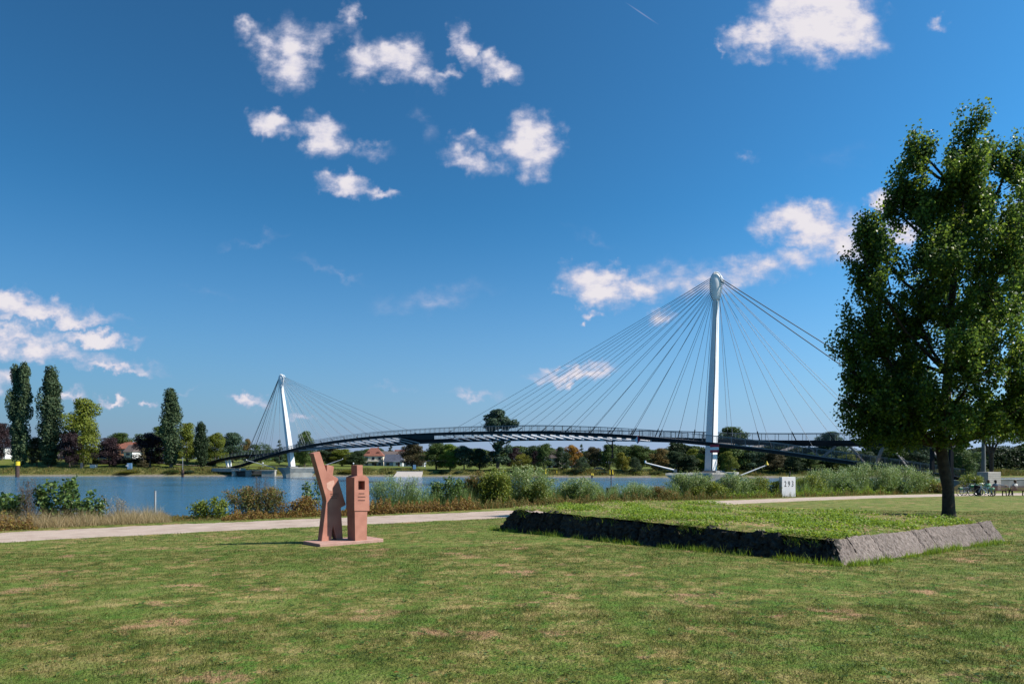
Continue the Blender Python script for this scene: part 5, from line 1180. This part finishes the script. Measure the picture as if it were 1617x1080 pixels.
# people, seated on the benches and seen from behind
def person(px, label, shirt, legs, hairm, turn, arm, yb=.02, lean=0):
    b = on_ground(px, BD); t = thing('person', label, 'person', (b.x, b.y + yb, b.z), turn)
    J = {'pel': (0, 0, .52), 'wa': (0, -.02 + lean * .3, .70), 'ch': (0, -.04 + lean * .7, .90), 'nk': (0, -.03 + lean, 1.05), 'hd': (0, .0 + lean, 1.20), 'tp': (0, .0 + lean, 1.29)}
    bones = [('pel', 'wa'), ('wa', 'ch'), ('ch', 'nk'), ('nk', 'hd'), ('hd', 'tp')]; rad = {'pel': .15, 'wa': .125, 'ch': .15, 'nk': .055, 'hd': .095, 'tp': .07}
    for s_, sg in (('l', -1), ('r', 1)):
        J['sh' + s_] = (sg * .17, -.03 + lean, .97); rad['sh' + s_] = .06
        if arm == sg: J['el' + s_] = (sg * .44, -.08 + lean, .92); J['wr' + s_] = (sg * .68, -.12 + lean, .90); J['ha' + s_] = (sg * .76, -.12 + lean, .89)
        else: J['el' + s_] = (sg * .23, .08 + lean, .74); J['wr' + s_] = (sg * .16, .30, .64); J['ha' + s_] = (sg * .13, .38, .62)
        J['hp' + s_] = (sg * .09, .04, .50); J['kn' + s_] = (sg * .12, .44, .50); J['an' + s_] = (sg * .12, .46, .10); J['to' + s_] = (sg * .13, .62, .05)
        rad.update({'el' + s_: .042, 'wr' + s_: .03, 'ha' + s_: .032, 'hp' + s_: .09, 'kn' + s_: .062, 'an' + s_: .042, 'to' + s_: .035})
        bones += [('ch', 'sh' + s_), ('sh' + s_, 'el' + s_), ('el' + s_, 'wr' + s_), ('wr' + s_, 'ha' + s_), ('pel', 'hp' + s_), ('hp' + s_, 'kn' + s_), ('kn' + s_, 'an' + s_), ('an' + s_, 'to' + s_)]
        w_, h_ = Vector(J['wr' + s_]), Vector(J['ha' + s_]); dr = (h_ - w_).normalized(); sd2 = dr.cross(Vector((0, 0, 1))).normalized()
        for fi, (off, ln) in enumerate(((-.03, .07), (-.01, .085), (.01, .08), (.03, .065), (.045, .045))):
            k1 = 'f%s%d' % (s_, fi); J[k1] = tuple(h_ + sd2 * off * sg + dr * ln * (.3 if fi == 4 else 1) + Vector((0, 0, -.02 - .01 * fi))); rad[k1] = .009; bones.append(('ha' + s_, k1))
    keys = list(J); me = bpy.data.meshes.new('body'); me.from_pydata([J[k] for k in keys], [(keys.index(a), keys.index(c)) for a, c in bones], [])
    o = bpy.data.objects.new('body', me); link(o); sk = o.modifiers.new('skin', 'SKIN'); 
    for i, k in enumerate(keys): me.skin_vertices[0].data[i].radius = (rad[k],) * 2; me.skin_vertices[0].data[i].use_root = (k == 'pel')
    sb = o.modifiers.new('sub', 'SUBSURF'); sb.levels = sb.render_levels = 2
    bpy.context.view_layer.update(); m2 = bpy.data.meshes.new_from_object(o.evaluated_get(bpy.context.evaluated_depsgraph_get())); bpy.data.objects.remove(o)
    m2.materials.clear(); [m2.materials.append(m_) for m_ in (MT['skin'], shirt, legs)]
    for p in m2.polygons:
        c = p.center; p.use_smooth = True
        p.material_index = 0 if c.z > 1.07 or (abs(c.x) > .62 and c.z > .8) or (c.y > .26 and c.z > .58) else (2 if (c.z < .60) else 1)
    bd = bpy.data.objects.new('body', m2); link(bd, t)
    mb = MB(); hd = J['hd']; mb.ball((hd[0], hd[1] - .018, hd[2] + .035), (.105, .115, .125), 14, 10); mb.ball((hd[0], hd[1] - .07, hd[2] - .05), (.085, .06, .10), 12, 8); mb.build('hair', hairm, t)
    mb = MB(); mb.tube([(0, hd[1] + .09, hd[2] + .0), (0, hd[1] + .125, hd[2] - .02)], [.012, .018], 6)
    for sg in (-1, 1): mb.ball((sg * .098, hd[1] + .005, hd[2]), (.014, .026, .034), 8, 6); mb.ball((sg * .035, hd[1] + .092, hd[2] + .02), (.014, .01, .01), 8, 6)
    mb.build('face', MT['skin'], t)
person(1572.5, 'dark haired person in grey on the left bench stretching one arm along the backrest', MT['cloth_grey'], MT['cloth_dark'], MT['hair'], R(-12), 1, .05)
person(1604, 'brown haired person in pale clothes on the right bench', MT['cloth_white'], MT['cloth_dark'], MT['hair_brown'], R(8), 0, .05, .04)
person(1561, 'person in a pale green top at the left end of the left bench', MT['cloth_green'], MT['cloth_white'], MT['hair_brown'], R(4), 0, .05)
# bicycles
def bicycle(px, d, rz, label, fmat, basket, bmat):
    b = on_ground(px, d); t = thing('bicycle', label, 'bicycle', tuple(b), rz, 'bicycles parked beside the benches')
    for x_ in (-.53, .53):
        mb = MB(); mb.torus((x_, 0, .34), .32, .022, (0, 1, 0), 28, 6); wh = mb.build('wheel', MT['tyre'], t)
        mb = MB(); mb.torus((x_, 0, .34), .295, .012, (0, 1, 0), 28, 4)
        for k in range(10):
            an = k * math.pi / 5; mb.tube([(x_, 0, .34), (x_ + .29 * math.cos(an), 0, .34 + .29 * math.sin(an))], .004, 3, cap=False)
        mb.build('rim', MT['chrome'], wh)
    mb = MB()
    for p, q in (((-.53, 0, .34), (-.12, 0, .30)), ((-.12, 0, .30), (-.22, 0, .80)), ((-.22, 0, .72), (-.53, 0, .34)), ((-.12, 0, .30), (.36, 0, .72)), ((-.19, 0, .66), (.35, 0, .80)), ((.34, 0, .92), (.40, 0, .62)), ((.40, 0, .62), (.53, 0, .34))): mb.tube([p, q], .018, 6)
    mb.build('frame', fmat, t)
    mb = MB(); mb.ball((-.24, 0, .88), (.14, .08, .045)); mb.tube([(-.22, 0, .78), (-.24, 0, .87)], .014, 6); mb.build('saddle', MT['black'], t)
    mb = MB(); mb.tube([(.28, -.28, 1.02), (.36, -.1, 1.04), (.36, .1, 1.04), (.28, .28, 1.02)], .014, 6); mb.tube([(.36, 0, 1.04), (.34, 0, .9)], .014, 6); mb.build('handlebar', MT['chrome'], t)
    mb = MB(); mb.torus((-.12, 0, .30), .09, .01, (0, 1, 0), 16, 4); mb.tube([(-.12, -.08, .30), (-.02, -.08, .18)], .01, 4); mb.tube([(-.12, .08, .30), (-.22, .08, .42)], .01, 4); mb.build('crankset', MT['chrome'], t)
    for side, y_ in basket:
        mb = MB(); mb.box((side, y_, .62 if side < 0 else .84), (.30, .22, .20), 0, taper=1.15); mb.build('basket', bmat, t, bevel=.03)
bicycle(1525, 57, R(8), 'bicycle with green pannier boxes seen from the side', MT['bike_blue'], ((-.5, 0), (.52, 0)), MT['bike_green'])
bicycle(1532, 57.9, R(-6), 'bicycle leaning behind the one with green panniers', MT['post'], ((.52, 0),), MT['bike_green'])
bicycle(1556, 56.3, R(112), 'pale bicycle seen end on in front of the left bench end', MT['bluebox'], ((-.52, 0),), MT['cloth_green'])
b = on_ground(1544, 57.8); t = thing('litter_bin', 'dark litter bin between the bicycles and the left bench', 'bin', tuple(b)); mb = MB(); mb.tube([(0, 0, .06), (0, 0, .78)], [.24, .29], 14); mb.build('bin_body', MT['deck_dark'], t); mb = MB(); mb.tube([(0, 0, .80), (0, 0, .88)], [.31, .26], 14); mb.build('lid', MT['black'], t)
# concrete block, low wall, lamp post
b = on_ground(1561.5, 76); t = thing('concrete_block', 'board marked pale concrete block behind the left bench', 'block', tuple(b), R(18)); Hb = EYE + (HY - 745) / F * 76 - b.z
mb = MB(); mb.box((0, 0, Hb / 2 - .1), (1.95, 1.3, Hb + .2)); mb.build('block_body', MT['concrete_board'], t, bevel=.02)
mb = MB()
for i in range(1, 9): mb.box((0, -.652, i * Hb / 9), (1.9, .006, .018))
mb.build('board_joints', MT['concrete_dark'], t)
a, b_ = on_ground(1577, 84), on_ground(1690, 88); t = thing('low_quay_wall', 'low grey wall with a pale coping behind the right bench', 'wall', tuple(a))
zt = EYE + (HY - 757.5) / F * 84; mb = MB(); e = b_ - a; mb.bar(Vector((0, 0, (zt - a.z) / 2 - .1)), Vector((e.x, e.y, (zt - a.z) / 2 - .1)), .4, zt - a.z + .2); mb.build('wall_body', MT['concrete_dark'], t)
mb = MB(); mb.bar(Vector((0, 0, zt - a.z + .04)), Vector((e.x, e.y, zt - a.z + .04)), .5, .08); mb.build('coping', MT['concrete'], t)

# ------------------------------------------------------------------ far bank furniture
def mooring(px, d, ytop, lab, r=.75, yellow=True, mast=0):
    x = (px - CX) / F * d; t = thing('mooring_pile', lab, 'post', (x, d, -1)); zt = EYE + (HY - ytop) / F * d + 1; mb = MB(); k = .72
    mb.tube([(0, 0, 0), (0, 0, zt - (1.5 if yellow else 0))], r * .8, 10); mb.build('pile', MT['rust'], t)
    if yellow: mb = MB(); mb.tube([(0, 0, zt - 1.5), (0, 0, zt)], r * .98, 12); mb.build('yellow_cap', MT['yellow'], t)
    if mast: mb = MB(); mb.tube([(0, 0, zt - .2), (0, 0, zt + mast)], .09, 6); mb.build('mast', MT['post'], t)
mooring(27.5, 250, 728.5, 'dark mooring pile with a wide yellow cap at far left', .85)
mooring(288.5, 256, 741.5, 'dark mooring pile with a thin pale pole at the left landing', .6, False, 4.6)
mooring(861, 234, 741, 'slim mooring pile with yellow tip right of the largest bush', .32)
mooring(879, 250, 742.5, 'short yellow tipped stake on the far bank right of the slim pile', .16)
mooring(1247, 218, 744, 'slim dark pile above the kilometre board', .28, False)
mooring(1287, 216, 746, 'dark pile right of the kilometre board', .4, False)
x = (935 - CX) / F * 236; t = thing('channel_buoy', 'small yellow double cone mark near the far bank', 'buoy', (x, 236, -.2)); mb = MB(); mb.tube([(0, 0, 0), (0, 0, 1.2)], .3, 10); mb.build('float', MT['rust'], t)
for sx_ in (-.45, .45):
    mb = MB(); mb.tube([(sx_ * .5, 0, 1.2), (sx_ * .5, 0, 1.9)], [.28, .08], 8); mb.build('topmark', MT['yellow'], t)
def fb(px, d): x = (px - CX) / F * d; return (x, d, float(gz(x, d)))
b = fb(203.5, 271); t = thing('shipping_sign', 'pale blue shipping sign board with a white arrow on the far bank', 'sign', b, 0); mb = MB(); zt = EYE + (HY - 731) / F * 271 - b[2]
mb.box((.3, 0, zt - 1.2), (1.9, .2, 2.4)); mb.build('sign_panel', MT['bluebox'], t); mb = MB(); mb.prism([Vector((-1.35, -.14, zt - 1.0)), Vector((-.2, -.14, zt - .35)), Vector((-.2, -.14, zt - 1.7))], Vector((0, .08, 0))); mb.build('arrow', MT['white'], t)
mb = MB(); [mb.tube([(x_, .15, -.2), (x_, .15, zt - .2)], .08, 6) for x_ in (-.4, 1.0)]; mb.build('posts', MT['post'], t)
b = fb(148, 277); t = thing('white_hut', 'small white box shaped cabinet on the far lawn', 'cabinet', b); mb = MB(); mb.box((0, 0, .85), (2.4, 1.4, 1.3)); mb.build('cabinet_body', MT['wall_white'], t, bevel=.05); mb = MB(); mb.box((0, 0, 1.56), (2.7, 1.7, .12)); mb.build('lid', MT['white'], t)
b = fb(129, 278); t = thing('stone_marker', 'pale upright stone below the large olive tree', 'stone', b); mb = MB(); mb.box((0, 0, 1.0), (1.0, .6, 2.2), taper=.9); mb.build('stone_block', MT['sandstone_pale'], t, bevel=.05); mb = MB(); mb.box((0, 0, 2.2), (.7, .4, .2)); mb.build('stone_cap', MT['concrete'], t)
b = fb(654.5, 264); t = thing('shipping_sign', 'small pale blue sign board above the stone ramp', 'sign', b); mb = MB(); mb.box((0, 0, 1.2), (1.1, .2, 1.7)); mb.build('sign_panel', MT['bluebox'], t); mb = MB(); mb.tube([(0, .15, -.2), (0, .15, 2)], .08, 6); mb.build('post', MT['post'], t)
for px, dd_, lab in ((672, 266, 'short white lamp post right of the blue sign board'), (558, 268, 'short white lamp post behind the block figure head'), (415, 272, 'short white lamp post behind the far ramp')):
    b = fb(px, dd_); t = thing('lamp_post', lab, 'lamp post', b, 0, 'short lamp posts on the far bank'); mb = MB(); mb.tube([(0, 0, -.2), (0, 0, 2.2)], .09, 6); mb.build('post', MT['post'], t); mb = MB(); mb.ball((0, 0, 2.4), .3); mb.build('globe', MT['white'], t)
# stone ramp at the water edge
b = fb(643, 254); t = thing('stone_ramp', 'sloping pale stone ramp at the far water edge below the houses', 'ramp', (b[0], 253, 0)); mb = MB()
mb.raw([(-5.3, 0, -.3), (5.1, 0, -.3), (5.1, 6, 1.9), (-4.6, 6, 1.9), (-5.3, 7, -.3), (5.1, 7, -.3)], [(0, 1, 2, 3), (3, 2, 5, 4), (0, 3, 4), (1, 5, 2), (0, 4, 5, 1)]); mb.build('ramp_face', MT['concrete_board'], t)
mb = MB(); mb.box((.1, 6.3, 2.0), (10, .5, .25)); mb.build('coping', MT['concrete'], t)
# quay wall with dark openings by the left landing
t = thing('quay_wall', 'low concrete quay with dark openings beneath the left bridge landing', 'wall', at(402, 751, 262)[:2] + (0,)); mb = MB()
for x0_, x1_ in ((-8.4, -7.2), (-3.2, -1.2), (3.0, 8)): mb.box(((x0_ + x1_) / 2, 0, 1), (x1_ - x0_, 1.6, 2.4))
mb.build('quay_wall_face', MT['concrete'], t); mb = MB(); mb.box((-.2, .2, 2.36), (16.6, 2.4, .32)); mb.build('quay_slab', MT['concrete'], t); mb = MB(); mb.box((-.2, 1.9, .9), (16, .3, 2.4)); mb.build('recess', MT['concrete_dark'], t)  # recess: dark back sheet, shade of the openings put into its colour
# houses
def house(px, d, w, dep, hw, hr, wall, roof, label, rz=0, hip=False, base=None, nwin=3, floors=2, dormer=0, chimney=True, balcony=False):
    x = (px - CX) / F * d; zb = float(gz(x, d)) if base is None else EYE + (HY - base) / F * d
    t = thing('house', label, 'house', (x, d, zb), rz); mb = MB(); mb.box((0, 0, hw / 2 - .5), (w, dep, hw + 1)); wl_ = mb.build('wall', MT[wall], t)
    mb = MB(); e = .35
    if hip:
        r_ = w * .18; v = [(-w / 2 - e, -dep / 2 - e, hw), (w / 2 + e, -dep / 2 - e, hw), (w / 2 + e, dep / 2 + e, hw), (-w / 2 - e, dep / 2 + e, hw), (-r_, 0, hw + hr), (r_, 0, hw + hr)]; f = [(0, 1, 5, 4), (1, 2, 5), (2, 3, 4, 5), (3, 0, 4), (0, 3, 2, 1)]
    else:
        v = [(-w / 2 - e, -dep / 2 - e, hw), (w / 2 + e, -dep / 2 - e, hw), (w / 2 + e, dep / 2 + e, hw), (-w / 2 - e, dep / 2 + e, hw), (-w / 2 - e, 0, hw + hr), (w / 2 + e, 0, hw + hr)]; f = [(0, 1, 5, 4), (2, 3, 4, 5), (1, 2, 5), (3, 0, 4), (0, 3, 2, 1)]
    mb.raw(v, f); rf = mb.build('roof', MT[roof], t)
    if chimney: mb = MB(); mb.box((w * .2, .4, hw + hr * .9), (.6, .6, 1.6)); mb.build('chimney', MT['roof_red'], rf)
    for i in range(dormer):
        dx = (i - (dormer - 1) / 2) * w / max(1, dormer) ; mb = MB(); mb.box((dx, -dep * .28, hw + hr * .38), (1.2, 1.6, 1.1)); mb.build('dormer', MT[roof], rf)
    for fl_ in range(floors):
        for i in range(nwin):
            wx = (i - (nwin - 1) / 2) * w / nwin; wz = hw / floors * (fl_ + .55)
            mb = MB(); mb.box((wx, -dep / 2 - .03, wz), (w / nwin * .42 + .16, .06, hw / floors * .5 + .16)); fo = mb.build('window', MT['white'], t)
            mb = MB(); mb.box((wx, -dep / 2 - .075, wz), (w / nwin * .42, .03, hw / floors * .5)); mb.build('pane', MT['glass_dark'], fo)
    mb = MB(); mb.box((w * .12, -dep / 2 - .05, .95), (.9, .09, 2.0)); mb.build('door', MT['wood'], t)
    if balcony: mb = MB(); mb.box((0, -dep / 2 - .6, hw * .52), (w * .5, 1.2, .15)); mb.build('balcony', MT['white'], t)
    return t
house(199, 340, 9, 8, 6.4, 3.4, 'wall_orange', 'roof_red', 'orange walled house with red roof and chimney on the left', R(10), base=729)
house(211, 322, 4.6, 7, 4.6, 3.4, 'wall_white', 'roof_brown', 'small white house with brown roof in front of the orange one', R(-12), base=729, nwin=1)
house(154, 345, 13, 7, 1.6, 2.0, 'wall_white', 'roof_grey', 'long low white outbuilding with dark roof behind the left lawn', 0, base=728, nwin=4, floors=1, chimney=False)
house(3, 340, 9, 8, 6.0, 3.0, 'wall_white', 'roof_grey', 'white house half hidden at the left edge', 0, base=727)
house(111, 345, 8, 7, 3.0, 2.5, 'wall_white', 'roof_brown', 'white house glimpsed between the purple tree and the poplar', 0, base=729, nwin=2, floors=1)
house(246, 345, 9, 7, 2.2, 2.5, 'wall_white', 'roof_grey', 'low white building left of the lone poplar base', 0, base=730, nwin=2, floors=1)
house(591, 330, 9.2, 8, 5.2, 4.0, 'wall_cream', 'roof_red', 'cream villa with steep red roof behind the block figure', R(4), True, base=737, nwin=3, dormer=2, balcony=True)
house(622, 325, 7.6, 7, 2.4, 3.6, 'wall_blue', 'roof_grey', 'slate roofed house with white front right of the villa', R(-6), base=737, nwin=2, floors=1)
house(629, 318, 4.4, 3, 2.2, .5, 'wall_white', 'roof_grey', 'small flat white annex in front of the slate roofed house', 0, base=736.5, nwin=1, floors=1, chimney=False)
house(615, 365, 17, 9, 5.6, 2.8, 'wall_cream', 'roof_brown', 'long building with brown tiled roof behind the villa', 0, base=737, nwin=5)
house(633, 375, 6, 7, 7.0, 2.4, 'wall_cream', 'roof_red', 'red roofed house behind the long brown roof', 0, base=737, nwin=2)
house(655, 300, 9, 5, 2.2, .6, 'wall_white', 'roof_brown', 'low white building behind the reddish brown tree', 0, base=737.5, nwin=3, floors=1, chimney=False)
house(875, 285, 5.4, 6, 5.0, 3.4, 'wall_cream', 'roof_brown', 'cream house with pinkish roof between the bank trees', R(-15), base=742, nwin=2)
house(900, 300, 5.5, 6, 2.4, 1.0, 'wall_white', 'roof_grey', 'low white house right of the cream one', 0, base=742, nwin=2, floors=1, chimney=False)
# cars parked along the far bank road
def car(px, d, col, label):
    b = fb(px, d); t = thing('parked_car', label, 'car', b, random.uniform(-.1, .1), 'cars parked on the far bank'); mb = MB()
    pf_ = [(-2.1, .35), (-2.1, .85), (-1.5, .98), (-.9, 1.42), (.7, 1.42), (1.3, .98), (2.05, .82), (2.1, .35)]; mb.prism([Vector((x_, -.85, z_)) for x_, z_ in pf_], Vector((0, 1.7, 0))); mb.build('body', col, t, bevel=.06)
    mb = MB(); mb.prism([Vector((x_, -.862, z_)) for x_, z_ in ((-1.35, 1.0), (-.88, 1.34), (.62, 1.34), (1.1, 1.0))], Vector((0, .01, 0))); mb.build('side_window', MT['glass_dark'], t)
    for x_ in (-1.3, 1.3):
        for y_ in (-.8, .8): mb = MB(); mb.tube([(x_, y_ - .1, .33), (x_, y_ + .1, .33)], .33, 14); mb.build('wheel', MT['tyre'], t)
car(1270, 249, MT['bike_blue'], 'blue car parked right above the kilometre board')
car(946, 258, MT['white'], 'white car parked under the trees left of the radar bracket')
car(1104, 252, MT['white'], 'white car parked left of the large mast foot')
car(1152, 250, MT['bluebox'], 'pale blue car parked right of the large mast foot')
# clipped hedge along the left levee, tree shade put into its dark colour
t = None; n = 9000; x = rng.uniform(-178, -150, n); y = 290 + rng.uniform(-1, 1, n); P = np.stack([x, y, gz(x, y) + rng.uniform(0, 2.0, n)], 1); Vq, Fq = leaf_quads(P, unit(n), rng.uniform(.3, .6, n), rng.uniform(.2, .4, n))
o = mesh_np('clipped_hedge', Vq, Fq, MT['leaf_far'], col=rng.uniform(0, .7, n)); o.color = (.03, .045, .02, 1); tag(o, 'dark clipped hedge on the far lawn before the white house', 'hedge')
print('objects', len(bpy.data.objects))
